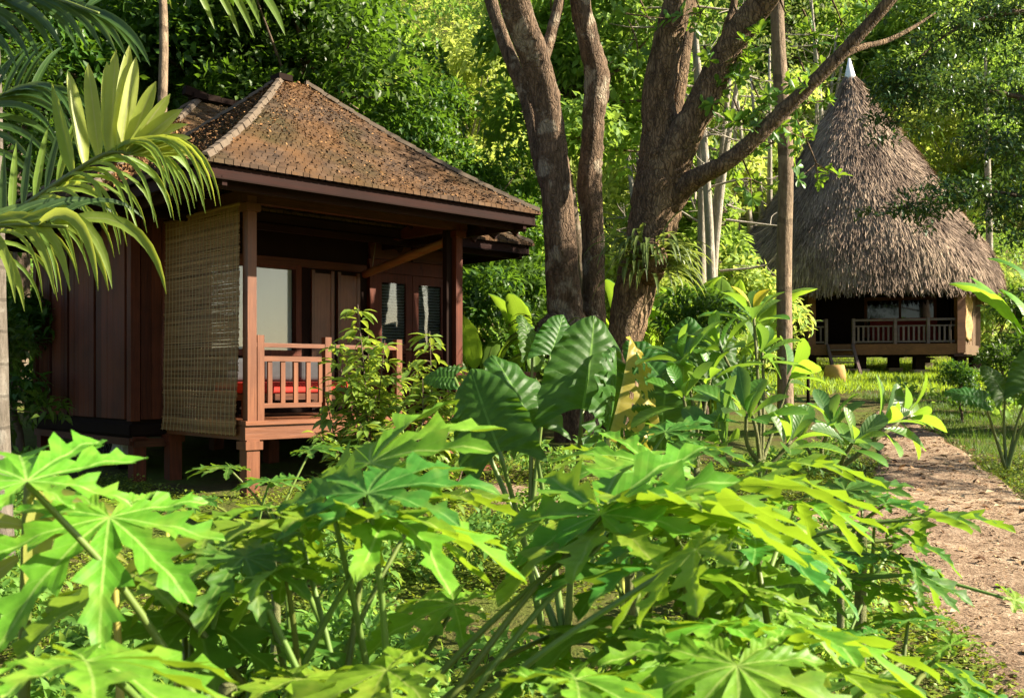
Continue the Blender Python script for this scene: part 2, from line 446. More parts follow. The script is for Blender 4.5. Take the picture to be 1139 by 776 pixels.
def hip_roof(u0, u1, v0, v1, zp, a, rng, courses, sw):
    """stepped shingle roof; returns meshes: shingles, base, soffit, hips"""
    hv = (v1 - v0) / 2; hu = (u1 - u0) / 2; h = min(hu, hv)
    vm = (v0 + v1) / 2; um = (u0 + u1) / 2
    if hu >= hv: pk = [(u0 + h, vm), (u1 - h, vm)]
    else: pk = [(um, v0 + h), (um, v1 - h)]
    if hu >= hv: peaks = {'f': (pk[0], pk[1]), 'r': (pk[1], pk[1]), 'b': (pk[1], pk[0]), 'l': (pk[0], pk[0])}
    else: peaks = {'f': (pk[0], pk[0]), 'r': (pk[0], pk[1]), 'b': (pk[1], pk[1]), 'l': (pk[1], pk[0])}
    cs = {'f': ((u0, v0), (u1, v0)), 'r': ((u1, v0), (u1, v1)), 'b': ((u1, v1), (u0, v1)), 'l': ((u0, v1), (u0, v0))}
    sh, base, sof = MB(), MB(), MB()
    def z_of(s): return ZE + (zp - ZE) * (a * s + (1 - a) * s * s)
    for k in 'frbl':
        (A, B), (pA, pB) = map(lambda q: (np.array(q[0], float), np.array(q[1], float)), (cs[k], peaks[k]))
        def P(s, t, lift=0.0):
            xy = (A + (pA - A) * s) * (1 - t) + (B + (pB - B) * s) * t
            return np.array([xy[0], xy[1], z_of(s) + lift])
        n = 10
        for i in range(n):
            s0, s1 = i / n, (i + 1) / n
            base.add([P(s0, 0, -.02), P(s0, 1, -.02), P(s1, 1, -.02), P(s1, 0, -.02)], [(0, 1, 2, 3)])
            if i < 9: sof.add([P(s0, 0, -.15), P(s0, 1, -.15), P(s1, 1, -.15), P(s1, 0, -.15)], [(3, 2, 1, 0)])
        for c in range(courses):
            s0, s1 = c / courses, (c + 1) / courses
            L = np.linalg.norm(P(s0, 1) - P(s0, 0)); m = max(1, int(L / sw))
            cut = np.sort(np.clip(np.linspace(0, 1, m + 1) + np.r_[0, rng.normal(0, .12 / m, m - 1), 0] + 0.0, 0, 1)) if m > 1 else np.array([0, 1.])
            for t0, t1 in zip(cut[:-1], cut[1:]):
                j = rng.normal(0, .004); sj = s0 - .012 + rng.normal(0, .006) if c else s0 - .01
                e = min(1, s1 + .01)
                sh.cr = float(np.clip(rng.normal(.5, .24), 0, 1))
                g_ = .004 / max(L, .1)
                sh.add([P(sj, t0 + g_, .036 + j), P(sj, t1 - g_, .036 + j + rng.normal(0, .004)), P(e, t1 - g_, .006), P(e, t0 + g_, .006),
                        P(sj, t0 + g_, .0), P(sj, t1 - g_, .0)], [(0, 1, 2, 3), (4, 5, 1, 0)])
    hips = []
    for cx, cy, pp in ((u0, v0, pk[0]), (u1, v0, pk[1] if hu >= hv else pk[0]), (u1, v1, pk[1]), (u0, v1, pk[0] if hu >= hv else pk[1])):
        mb = MB(); C0 = np.array((cx, cy), float); Pp = np.array(pp, float); q = 15
        side = (Pp - C0) / np.linalg.norm(Pp - C0); side = np.array([-side[1], side[0]])
        for i in range(q):
            s0, s1 = i / q - .004, (i + 1) / q + .012
            mb.cr = rng.random()
            a0 = C0 + (Pp - C0) * s0; a1 = C0 + (Pp - C0) * min(1, s1)
            z0, z1 = z_of(s0) + .075, z_of(min(1, s1)) + .06; wd = .05 + rng.normal(0, .004)
            pts = []
            for xy, z in ((a0, z0), (a1, z1)):
                for k_, dz in ((-1, -.052), (-.45, 0), (.45, 0), (1, -.052)):
                    pts.append((*(xy + side * wd * k_), z + dz))
            mb.add(pts + [(p[0], p[1], p[2] - .03) for p in pts[:4]], [(0, 1, 5, 4), (1, 2, 6, 5), (2, 3, 7, 6), (8, 9, 1, 0), (9, 10, 2, 1), (10, 11, 3, 2)])
        hips.append(mb)
    return sh, base, sof, hips, z_of, pk

rg = np.random.default_rng(11)
PAV = (-1.025, 3.285, -1.025, 2.935)
for nm, (u0, u1, v0, v1), zp, a in (('pavilion', PAV, 4.62, .80), ('main', (-1.23, 5.25, 1.04, 5.74), 4.88, .85)):
    sh, base, sof, hips, z_of, pk = hip_roof(u0, u1, v0, v1, zp, a, rg, 38 if nm == 'pavilion' else 40, .09)
    rf = obj('verandah_roof' if nm == 'pavilion' else 'main_roof', sh, M_shingle, hut)
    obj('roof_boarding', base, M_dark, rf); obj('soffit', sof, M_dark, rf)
    for hb in hips: obj('hip_tiles', hb, M_ridge, rf)
    if nm == 'main':
        rb = MB()
        for i in range(10):
            ua = pk[0][0] - .1 + (pk[1][0] - pk[0][0] + .2) * i / 10; rb.box(ua, ua + .19, pk[0][1] - .1, pk[0][1] + .1, zp + .02, zp + .09 + .012 * (i % 2))
        rb.bar((pk[0][0] - .2, pk[0][1], zp + .12), (pk[0][0] + .12, pk[0][1], zp + .06), .1, .12)
        obj('ridge_cap', rb, M_dark, rf)
    else:
        rb = MB(); rb.box(pk[0][0] - .09, pk[0][0] + .09, pk[0][1] - .1, pk[0][1] + .1, zp - .02, zp + .05)
        obj('ridge_cap', rb, M_dark, rf)
    for p, q in (((u0, v0), (u1, v0)), ((u1, v0), (u1, v1)), ((u1, v1), (u0, v1)), ((u0, v1), (u0, v0))):
        fb = MB(); ax = np.array(q, float) - np.array(p, float); ax /= np.linalg.norm(ax); inw = np.array([-ax[1], ax[0]])
        p_ = np.array(p) + inw * .05 + ax * .03; q_ = np.array(q) + inw * .05 - ax * .03
        fb.bar((*p_, ZE - .08), (*q_, ZE - .08), .03, .12)
        p2 = p_ + inw * .16; q2 = q_ + inw * .16
        fb.bar((*p2, ZE - .155), (*q2, ZE - .155), .05, .09)
        obj('fascia', fb, M_fascia, rf)
    # leaf litter lying on the shingles
    n = 9000 if nm == 'pavilion' else 5000
    s = rg.random(n) ** 1.2 * .97; tt = rg.random(n); face = rg.integers(0, 4 if nm == 'pavilion' else 1, n)
    hv = (v1 - v0) / 2; um0, um1 = pk[0][0], pk[1][0]
    uu = np.empty(n); vv = np.empty(n)
    f = face % 2 == 0
    uu[f] = (u0 + (um0 - u0) * s[f]) * (1 - tt[f]) + (u1 + (um1 - u1) * s[f]) * tt[f]; vv[f] = v0 + (pk[0][1] - v0) * s[f]
    g_ = ~f
    uu[g_] = u0 + (um0 - u0) * s[g_]; vv[g_] = v0 + (pk[0][1] - v0) * s[g_] + (v1 - v0 - 2 * (pk[0][1] - v0) * s[g_]) * tt[g_]
    zz = z_of(s) + .035 + rg.random(n) * .02
    keep = (np.sin(uu * 2.1 + vv * 1.3) + np.sin(uu * 1.1 - vv * 3.1 + 2) + rg.normal(0, .7, n)) > -.3
    O = np.stack([uu, vv, zz], -1)[keep]; n = len(O)
    N_ = np.tile([0, -.45, 1.0], (n, 1)) + rg.normal(0, .35, (n, 3))
    lit = leaf_mesh('leaf_litter', t_rhomb(.3, .1, .1), O, rdir(rg, n) * [1, 1, .3], N_, rg.uniform(.015, .042, n), rg.random(n))
    t = NT('dry_litter_' + nm)
    t.principled(t.ramp(t.n('ShaderNodeAttribute', attribute_name='rnd').outputs['Fac'], [(0, (.06, .03, .014)), (.55, (.17, .085, .034)), (1, (.30, .17, .07))]), .9, None, .2)
    o = obj('leaf_litter', lit, t.m, rf); o['kind'] = 'stuff'
# valley debris where the two roofs meet
n = 1300; q_ = rg.random(n) ** 1.3 * .72; uu = -1.025 + 2.155 * q_ + rg.normal(0, .06, n); vv = 1.04 + 2.35 * q_ + rg.normal(0, .06, n)
s1_ = np.clip((uu + 1.025) / 2.155, 0, 1); s2_ = np.clip((vv - 1.04) / 2.35, 0, 1)
zz = np.maximum(ZE + 1.55 * (.8 * s1_ + .2 * s1_ ** 2), ZE + 1.81 * (.85 * s2_ + .15 * s2_ ** 2)) + .04 + rg.random(n) * .05
o = obj('leaf_litter', leaf_mesh('valley_litter', t_rhomb(.3, .1, .1), np.stack([uu, vv, zz], -1), rdir(rg, n), rdir(rg, n), rg.uniform(.03, .075, n), rg.random(n)), t.m, rf); o['kind'] = 'stuff'

# rafters under the overhang
for u in np.linspace(-.8, 3.05, 12):
    mb = MB(); mb.bar((u, -.80, ZE - .12), (u, .05, ZE + .28), .05, .09); obj('rafter', mb, M_dark, hut)
for v in np.linspace(-.7, 1.6, 7):
    mb = MB(); mb.bar((3.24, v, ZE - .2), (2.7, v, ZE + .08), .05, .09); obj('rafter', mb, M_fascia, hut)

# frame
for (u, v) in ((0, 0), (2.865, 0)):
    mb = MB(); mb.box(u - .052, u + .052, v - .052, v + .052, ZF - .12, 3.0)
    mb.box(u - .085, u + .085, v - .085, v + .085, 2.84, 2.92)
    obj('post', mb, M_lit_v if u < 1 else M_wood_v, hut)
mb = MB(); mb.box(2.72, 2.80, .02, .10, ZF, 3.0); obj('post', mb, M_dark, hut)
for args in ((-.12, 3.0, -.05, .05, 2.93, 3.08), (-.05, .05, .055, 1.8, 2.932, 3.078), (2.815, 2.915, .055, 1.8, 2.931, 3.079)):
    mb = MB(); mb.box(*args); obj('roof_beam', mb, M_wood_x, hut)
for u, v in ((0, 0), (1.45, .02), (2.865, 0), (0, 1.78), (-.38, 1.9), (1.4, 1.95), (2.9, 1.9), (4.38, 1.9), (-.38, 3.4), (-.38, 4.88), (4.38, 4.88), (1.4, 3.4), (2.9, 3.4)):
    mb = MB(); p = hl(u, v); zb = float(H(p[0], p[1])) - HZ - .15
    mb.box(u - .075, u + .075, v - .075, v + .075, zb, ZF - .20 if v < 1.8 else .42)
    mb.box(u - .1, u + .1, v - .1, v + .1, ZF - .30 if v < 1.8 else .37, ZF - .215 if v < 1.8 else .405)
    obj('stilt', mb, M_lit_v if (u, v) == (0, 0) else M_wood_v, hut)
mb = MB()
for i in range(20):
    v0 = -.1 + i * .0965; mb.cr = rg.random(); mb.box(-.1, 2.98, v0, v0 + .09, ZF - .045, ZF)
obj('deck', mb, M_lit_x, hut)
for a in ((-.09, 2.97, -.07, -.005, ZF - .2, ZF - .05), (-.09, -.02, -.0, 1.75, ZF - .2, ZF - .052), (2.88, 2.95, 0, 1.75, ZF - .2, ZF - .052)):
    mb = MB(); mb.box(*a); obj('deck_beam', mb, M_lit_x, hut)
mb = MB(); mb.box(-.46, 4.47, 1.86, 4.96, .41, .60); mb.box(-.5, 4.5, 1.82, 1.858, .44, .56); mb.box(-.5, -.462, 1.82, 5.0, .44, .56)
obj('floor_frame', mb, M_dark, hut)
mb = MB(); mb.box(-.45, -.05, 1.80, 1.86, .30, .40); mb.box(-.49, -.43, 1.86, 4.96, .32, .405); obj('deck_beam', mb, M_wood_x, hut)

# walls
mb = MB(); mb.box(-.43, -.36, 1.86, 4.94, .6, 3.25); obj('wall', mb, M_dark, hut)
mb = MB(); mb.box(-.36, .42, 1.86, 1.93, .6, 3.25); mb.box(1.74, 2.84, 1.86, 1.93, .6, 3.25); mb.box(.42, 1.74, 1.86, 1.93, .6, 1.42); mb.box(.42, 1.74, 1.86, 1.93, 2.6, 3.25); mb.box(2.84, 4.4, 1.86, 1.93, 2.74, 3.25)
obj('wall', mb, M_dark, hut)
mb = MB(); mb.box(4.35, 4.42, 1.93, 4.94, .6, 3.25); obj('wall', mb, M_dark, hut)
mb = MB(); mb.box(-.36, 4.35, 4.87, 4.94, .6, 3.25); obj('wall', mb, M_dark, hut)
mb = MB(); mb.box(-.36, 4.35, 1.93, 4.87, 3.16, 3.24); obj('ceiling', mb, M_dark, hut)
for v0, v1 in ((2.02, 2.86), (2.94, 3.72), (3.80, 4.34), (4.42, 4.82)):
    mb = MB()
    nb = 5
    for k in range(nb):
        mb.cr = rg.random(); a = v0 + (v1 - v0) * k / nb; b = v0 + (v1 - v0) * (k + 1) / nb - .004; mb.box(-.475 + rg.normal(0, .0015), -.432, a, b, .62, 3.0)
    obj('wall_panel', mb, M_wood_v, hut)
for v in (2.90, 3.76, 4.38):
    mb = MB(); mb.box(-.445, -.432, v - .012, v + .012, .62, 3.0); obj('batten', mb, M_wood_v, hut)
for u, v in ((-.44, 1.86), (-.44, 4.93), (4.42, 1.87)):
    mb = MB(); mb.box(u - .055, u + .055, v - .055, v + .055, .602, 3.1); obj('corner_post', mb, M_wood_v, hut)
mb = MB()
for k in range(3): mb.cr = rg.random(); mb.box(-.37 + k * .125, -.25 + k * .125, 1.815, 1.858, .62, 3.0)
obj('wall_panel', mb, M_wood_v, hut)
for u0, u1 in ((1.93, 2.28), (2.34, 2.70)):
    mb = MB()
    mb.cr = .9; mb.box(u0 + .02, u1 - .02, 1.83, 1.858, ZF + .05, 2.48)
    for a in ((u0, u0 + .05), (u1 - .05, u1)): mb.cr = .4; mb.box(*a, 1.82, 1.859, ZF + .03, 2.52)
    obj('wall_panel', mb, M_panel, hut)
mb = MB(); mb.box(.05, 2.8, 1.81, 1.857, 2.54, 2.64); obj('lintel', mb, M_wood_x, hut)
# window with a white roller blind behind the glass
wf = MB(); wf.box(.42, .50, 1.80, 1.90, 1.38, 2.56); wf.box(1.68, 1.76, 1.80, 1.90, 1.38, 2.56); wf.box(.50, 1.68, 1.802, 1.90, 1.38, 1.45); wf.box(.5, 1.68, 1.802, 1.9, 2.5, 2.538)
win = obj('window', wf, M_wood_v, hut)
mb = MB(); mb.box(.5, 1.68, 1.868, 1.872, 1.45, 2.5); obj('pane', mb, M_pane, win)
mb = MB(); nx_ = 24
vs = [(.505 + 1.17 * i / nx_, 1.905 + .006 * math.sin(i * 1.7), z) for z in (1.46, 1.7, 2.2, 2.5) for i in range(nx_ + 1)]
mb.add(vs, [(j * (nx_ + 1) + i, j * (nx_ + 1) + i + 1, (j + 1) * (nx_ + 1) + i + 1, (j + 1) * (nx_ + 1) + i) for j in range(3) for i in range(nx_)], True)
mb.box(.505, 1.675, 1.896, 1.91, 1.70, 1.725)
obj('roller_blind', mb, M_white, win)
# double door with glass, louvres and handles
fr = MB(); fr.box(2.84, 2.94, 1.79, 1.92, ZF, 2.66); fr.box(4.26, 4.36, 1.79, 1.92, ZF, 2.66); fr.box(2.94, 4.26, 1.792, 1.92, 2.56, 2.66)
fr.box(2.84, 4.36, 1.81, 1.90, 2.66, 2.74)
obj('door_frame', fr, M_wood_v, hut)
tr = MB(); tr.box(2.86, 3.56, 1.80, 1.858, 2.75, 2.95); tr.box(3.6, 4.34, 1.80, 1.858, 2.75, 2.95); obj('transom_panel', tr, M_wood_x, hut)
M_gauze = plain('grey_gauze', (.16, .18, .2), .6, .4, 0, .3, 30)
for u0 in (2.95, 3.605):
    u1 = u0 + .645
    dr = MB(); dr.box(u0, u0 + .11, 1.815, 1.86, ZF + .02, 2.555); dr.box(u1 - .11, u1, 1.815, 1.86, ZF + .02, 2.555)
    for z0, z1 in ((ZF + .02, ZF + .16), (1.44, 1.58), (2.43, 2.555)): dr.box(u0 + .11, u1 - .11, 1.816, 1.859, z0, z1)
    d = obj('door', dr, M_wood_v, hut)
    mb = MB(); mb.box(u0 + .11, u1 - .11, 1.832, 1.836, 1.58, 2.43); obj('pane', mb, M_pane, d)
    mb = MB()
    for k in range(20): z = 1.6 + k * .0415; mb.bar((u0 + .11, 1.862, z), (u1 - .11, 1.862, z), .004, .034, (0, -.6, .8))
    obj('slat_screen', mb, M_gauze, d)
    mb = MB()
    for k in range(13): z = ZF + .19 + k * .05; mb.bar((u0 + .11, 1.84, z), (u1 - .11, 1.84, z), .012, .06, (0, -.75, .65))
    obj('louvre', mb, M_wood_x, d)
    mb = MB(); hu_ = u1 - .05 if u0 < 3 else u0 + .05
    mb.disc((hu_, 1.80, 1.5), (0, 1, 0), .022, .03, 12); mb.bar((hu_, 1.775, 1.5), (hu_ + (-.09 if u0 < 3 else .09), 1.775, 1.5), .016, .02)
    obj('handle', mb, plain('dull_brass', (.3, .22, .1), .4, .5, .8), d)

# railings
def railing(u0, u1, v, posts, bal0, bal1, par):
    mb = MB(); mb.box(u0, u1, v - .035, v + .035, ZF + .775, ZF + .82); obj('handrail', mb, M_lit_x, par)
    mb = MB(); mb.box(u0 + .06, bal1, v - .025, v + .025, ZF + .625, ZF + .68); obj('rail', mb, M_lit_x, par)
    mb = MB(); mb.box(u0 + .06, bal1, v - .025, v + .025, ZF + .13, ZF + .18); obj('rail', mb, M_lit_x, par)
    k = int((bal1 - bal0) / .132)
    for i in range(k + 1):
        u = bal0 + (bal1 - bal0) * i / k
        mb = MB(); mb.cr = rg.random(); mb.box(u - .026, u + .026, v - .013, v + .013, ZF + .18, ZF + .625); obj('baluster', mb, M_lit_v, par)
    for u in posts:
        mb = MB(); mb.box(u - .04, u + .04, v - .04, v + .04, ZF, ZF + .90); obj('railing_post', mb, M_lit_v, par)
railing(.06, 1.98, 0, (.11, .95, 1.94), .235, .87, hut)
for z, hh in ((.50, .035), (.37, .045)):
    mb = MB(); mb.bar((2.93, .05, ZF + z), (4.3, .05, ZF + z), .05, hh * 1.6); obj('side_rail', mb, M_lit_x, hut)
for u in (3.6, 4.28):
    mb = MB(); p = hl(u, .09); mb.box(u - .04, u + .04, .08, .15, float(H(p[0], p[1])) - HZ - .1, ZF + .47); obj('side_post', mb, M_lit_v, hut)
# steps down from the deck
for k in range(3):
    mb = MB(); zt = ZF - .2 * (k + 1) + .02; mb.box(2.05, 2.75, -.33 - .26 * k, -.09 - .26 * k, zt - .05, zt); obj('step', mb, M_lit_x, hut)
for u in (2.03, 2.77):
    mb = MB(); mb.bar((u, -.09, ZF - .1), (u, -.95, -.15), .035, .2); obj('stringer', mb, M_lit_x, hut)

# ------------------------------------------------------------ bamboo blinds
t = NT('split_bamboo')
a = t.n('ShaderNodeAttribute', attribute_name='rnd').outputs['Fac']
nz = t.noise(t.coord('Object', (1.2, 1.2, 9)), 3, 4)
c = t.ramp(t.math('ADD', t.math('MULTIPLY', a, .6), t.math('MULTIPLY', nz, .5)), [(.15, (.09, .04, .014)), (.5, (.235, .115, .043)), (.9, (.42, .235, .10))])
p = t.principled(c, .6, None, .3, link=False)
tr = t.n('ShaderNodeBsdfTranslucent'); t.l(c, tr.inputs[0]); mx = t.n('ShaderNodeMixShader', i_0=.08)
t.l(p.outputs[0], mx.inputs[1]); t.l(tr.outputs[0], mx.inputs[2]); t.l(mx.outputs[0], t.out.inputs[0])
M_bamboo = t.m
bl = thing('bamboo_blind', 'long brown split bamboo blind let down at the left side of the verandah', 'blind', tuple(HB), HA)
mb = MB(); Z1, Z0 = 2.9, .50; k = 155; nseg = 14
def bx_(v, z):
    h = (z - Z0) / (Z1 - Z0); return -.085 - .05 * (1 - h) ** 2 + .012 * math.sin(v * 5 + 1) * (1 - h) - .02 * math.exp(-((z - .75) / .2) ** 2) * math.sin(v * 2.6 + .5)
for i in range(k):
    z = Z1 - (Z1 - Z0) * (i + .5) / k; mb.cr = float(np.clip(rg.normal(.45, .25), 0, 1))
    hgt = .0072 + rg.normal(0, .0006)
    vv = np.linspace(.06 + rg.normal(0, .006), 1.79 + rg.normal(0, .008), nseg + 1)
    dz = np.cumsum(rg.normal(0, .0012, nseg + 1)); dz -= np.linspace(dz[0], dz[-1], nseg + 1)
    vs = []
    for v, q in zip(vv, dz):
        u = bx_(v, z); sag = -.02 * math.sin((v - .06) / 1.73 * math.pi) * (1 - i / k) * 0
        vs += [(u - .003, v, z + q - hgt + sag), (u - .003, v, z + q + hgt + sag), (u + .002, v, z + q + hgt + sag), (u + .002, v, z + q - hgt + sag)]
    mb.add(vs, [(j*4 + a_, (j+1)*4 + a_, (j+1)*4 + (a_+1) % 4, j*4 + (a_+1) % 4) for j in range(nseg) for a_ in range(4)])
obj('slat_sheet', mb, M_bamboo, bl)
mb = MB()
for v in np.linspace(.1, 1.75, 21):
    mb.tube([(bx_(v, z) - .007, v + .004 * math.sin(z * 9), z) for z in np.linspace(Z0 - .01, Z1, 16)], [.0028, .0028], 5)
obj('cord', mb, plain('pale_cord', (.42, .34, .2), .8, .2), bl)
mb = MB(); mb.tube([(-.085, .04, Z1 + .02), (-.085, 1.8, Z1 + .02)], [.022, .022], 8); obj('head_rail', mb, M_bamboo, bl)
rb = thing('rolled_blind', 'rolled up bamboo blind hanging aslant under the right end of the verandah roof', 'blind', tuple(HB), HA)
mb = MB(); mb.tube([(2.80, .12, 2.80), (2.76, .9, 2.66), (2.70, 1.72, 2.5)], [.055, .06, .055], 10, rg, .1, sub=6); obj('roll', mb, M_bamboo, rb)
mb = MB()
for p_, q_ in (((2.8, .2, 2.78), (2.82, .2, 2.95)), ((2.73, 1.6, 2.52), (2.80, 1.6, 2.95))): mb.tube([p_, q_], [.006, .006], 5)
obj('cord', mb, plain('grey_cord', (.3, .26, .2), .8, .2), rb)

# ------------------------------------------------------------ things on and under the hut
db = thing('daybed', 'low dark daybed with red seat cushion behind the verandah balusters', 'daybed', tuple(hl(.95, .85, ZF)), HA)
M_red = plain('red_fabric', (.42, .035, .025), .85, .2, 0, .2, 20)
mb = MB(); mb.box(-.75, .75, -.35, .35, .2, .27); obj('base', mb, M_wood_x, db)
for a in ((-.72, -.32), (.66, -.32), (-.72, .26), (.66, .26)):
    mb = MB(); mb.box(a[0], a[0] + .06, a[1], a[1] + .06, 0, .2); obj('leg', mb, M_wood_v, db)
mb = MB(); mb.box(-.74, .74, -.34, .34, .273, .40); o = obj('seat_cushion', mb, M_red, db)
m_ = o.modifiers.new('b', 'BEVEL'); m_.width = .035; m_.segments = 3
M_grey = plain('grey_fabric', (.05, .052, .056), .9, .2, 0, .2, 15)
for x in (-.5, -.02, .47):
    mb = MB(); mb.box(x - .2, x + .2, .12, .26, .41, .68); o = obj('back_cushion', mb, M_grey, db)
    m_ = o.modifiers.new('b', 'BEVEL'); m_.width = .05; m_.segments = 3
p = hl(-.12, 3.0); ac = thing('air_conditioner', 'white air conditioner outdoor unit with round black fan under the wooden hut', 'air conditioner', (p[0], p[1], float(H(p[0], p[1]))), HA - R(90))
M_ac = plain('grey_white_metal', (.42, .44, .42), .5, .4, 0, .1, 4)
mb = MB(); mb.box(-.42, .42, -.15, .15, .06, .66); o = obj('casing', mb, M_ac, ac)
m_ = o.modifiers.new('b', 'BEVEL'); m_.width = .02; m_.segments = 2
mb = MB(); mb.disc((-.1, -.152, .37), (0, 1, 0), .235, .01, 28); obj('fan_opening', mb, plain('black_plastic', (.012, .012, .013), .5), ac)
mb = MB()
for r_ in (.07, .12, .17, .225):
    ph = np.linspace(0, 2 * math.pi, 25); mb.tube([(-.1 + r_ * math.cos(a_), -.166, .37 + r_ * math.sin(a_)) for a_ in ph], [.004, .004], 4)
for a_ in np.linspace(0, math.pi, 7)[:-1]: mb.bar((-.1 - .23 * math.cos(a_), -.166, .37 - .23 * math.sin(a_)), (-.1 + .23 * math.cos(a_), -.166, .37 + .23 * math.sin(a_)), .005, .005)
obj('fan_grille', mb, plain('grey_wire', (.1, .1, .1), .5), ac)
for x in (-.3, .3):
    mb = MB(); mb.box(x - .04, x + .04, -.16, .16, 0, .06); obj('foot', mb, M_dark, ac)
mb = MB(); mb.box(.22, .38, -.156, -.151, .12, .6)
for k in range(9): mb.box(.23, .37, -.162, -.157, .15 + k * .048, .175 + k * .048)
obj('vent_panel', mb, M_ac, ac)

# ------------------------------------------------------------ thatched hut
TB = np.array([10.5, 30.0, float(H(10.5, 28.0))]); 
th = thing('thatched_hut', 'round thatched hut on stilts with tall pointed straw roof and white tip', 'hut', tuple(TB))
def tl(x, y, z): return (x - TB[0], y - TB[1], z - TB[2])
prof = [(9.29, .05), (8.89, .17), (8.35, .46), (7.8, .82), (7.27, 1.22), (5.95, 2.12), (4.55, 3.02), (3.53, 3.68), (2.85, 3.92), (2.42, 3.95)]
pz = np.array([p_[0] for p_ in prof])[::-1] + EYE; pr = np.array([p_[1] for p_ in prof])[::-1]
YS = .78
def roof_pt(z, a, lift=0.0):
    r = np.interp(z, pz, pr) + lift
    lean = -.4 * np.clip((z - 4) / 7, 0, 1) ** 1.6
    lump = 1 + .02 * np.sin(a * 3 + z) + .012 * np.sin(a * 7 + z * 2)
    return np.stack([r * lump * np.cos(a) + lean, r * lump * np.sin(a) * YS, z - TB[2]], -1)
t = NT('old_thatch')
a = t.n('ShaderNodeAttribute', attribute_name='rnd').outputs['Fac']
n1 = t.noise(t.coord('Object'), .8, 5, .6); n2 = t.noise(t.coord('Object'), 5, 5, .7)
f = t.math('ADD', t.math('MULTIPLY', a, .55), t.math('MULTIPLY', n1, .55))
c = t.ramp(f, [(.2, (.06, .044, .036)), (.45, (.19, .138, .105)), (.7, (.35, .262, .198)), (.95, (.58, .45, .32))])
c = t.mix(t.math('MULTIPLY', t.ramp(n2, [(.5, 0.0), (.75, 1.0)]), .5), c, (.06, .045, .04))
t.principled(c, .95, t.bump(n2, .4, .03), .1); M_thatch = t.m
mb = MB(); zz = np.linspace(2.5 + EYE, 9.25 + EYE, 26); na = 48
vs = np.concatenate([roof_pt(np.full(na, z), np.linspace(0, 2 * np.pi, na, endpoint=False), -.06) for z in zz])
mb.add(vs, [(i*na+j, i*na+(j+1) % na, (i+1)*na+(j+1) % na, (i+1)*na+j) for i in range(len(zz)-1) for j in range(na)], True)
rr_ = obj('thatch_roof', mb, M_thatch, th)
# bundles of straw, course over course
rg = np.random.default_rng(5); arr = []
nst = 90000
q = rg.random(nst * 2); zc = 2.52 + EYE + (9.2 - 2.52) * q
wgt = np.interp(zc, pz, pr) / 4.0
zc = zc[rg.random(nst * 2) < wgt + .06][:nst]; m = len(zc)
zc = np.round((zc - 4) / .2) * .2 + 4 + rg.normal(0, .07, m); zc = np.clip(zc, 2.42 + EYE, 8.75 + EYE)
aa = rg.uniform(0, 2 * np.pi, m)
Pt = roof_pt(zc + .28, aa, 0.02); Pb = roof_pt(zc, aa + rg.normal(0, .02, m), .05 + rg.random(m) * .07)
Dn = unit(roof_pt(zc - .02, aa, .0) - roof_pt(zc + .25, aa, .0))
Nn = unit(np.stack([np.cos(aa), np.sin(aa) / YS, np.full(m, .45)], -1)) + rg.normal(0, .2, (m, 3))
T_str = (np.array([(-.022, 0, 0), (.022, 0, 0), (.026, .6, .05), (-.026, .6, .05), (.008, 1, .10), (-.012, .96, .085)]), np.array([(0, 1, 2), (0, 2, 3), (3, 2, 4), (3, 4, 5)]), np.zeros((6, 2)))
D_ = Dn + rg.normal(0, .13, (m, 3)); D_[:, 2] -= .05
S_ = rg.uniform(.24, .46, m)
blot = .5 + .18 * np.sin(aa * 5 + zc * 1.7) + .12 * np.sin(aa * 13 - zc * 4) 
o = obj('straw_bundles', leaf_mesh('straw_bundles', T_str, Pt, D_, Nn, S_, np.clip(blot + rg.normal(0, .26, m), 0, 1)), M_thatch, rr_)
# shaggy eave fringe
m = 9000; aa = rg.uniform(0, 2 * np.pi, m); zc = 2.62 + EYE + rg.uniform(-.1, .22, m)
Pt = roof_pt(zc, aa, rg.uniform(-.32, .03, m)); Dn = unit(np.stack([np.cos(aa) * .35, np.sin(aa) * .35, np.full(m, -1.0)], -1)) + rg.normal(0, .12, (m, 3))
o = obj('eave_fringe', leaf_mesh('eave_fringe', T_str, Pt, Dn, np.stack([np.cos(aa), np.sin(aa), np.full(m, .3)], -1), rg.uniform(.26, .46, m), np.clip(rg.normal(.38, .2, m), 0, 1)), M_thatch, rr_)
mb = MB(); mb.tube([(-.36, 0, 8.7 + EYE - TB[2]), (-.38, 0, 9.05 + EYE - TB[2]), (-.4, 0, 9.55 + EYE - TB[2])], [.25, .15, .03], 12)
obj('finial', mb, plain('pale_metal', (.82, .82, .84), .6, .4, 0, .1), rr_)
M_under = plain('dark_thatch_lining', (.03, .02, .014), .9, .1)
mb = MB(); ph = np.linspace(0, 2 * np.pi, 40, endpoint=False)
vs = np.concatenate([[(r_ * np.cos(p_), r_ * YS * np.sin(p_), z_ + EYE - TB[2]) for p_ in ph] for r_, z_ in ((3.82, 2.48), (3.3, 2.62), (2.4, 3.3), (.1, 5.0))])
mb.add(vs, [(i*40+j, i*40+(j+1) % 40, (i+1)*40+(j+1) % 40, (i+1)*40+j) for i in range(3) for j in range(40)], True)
obj('lining', mb, M_under, rr_)
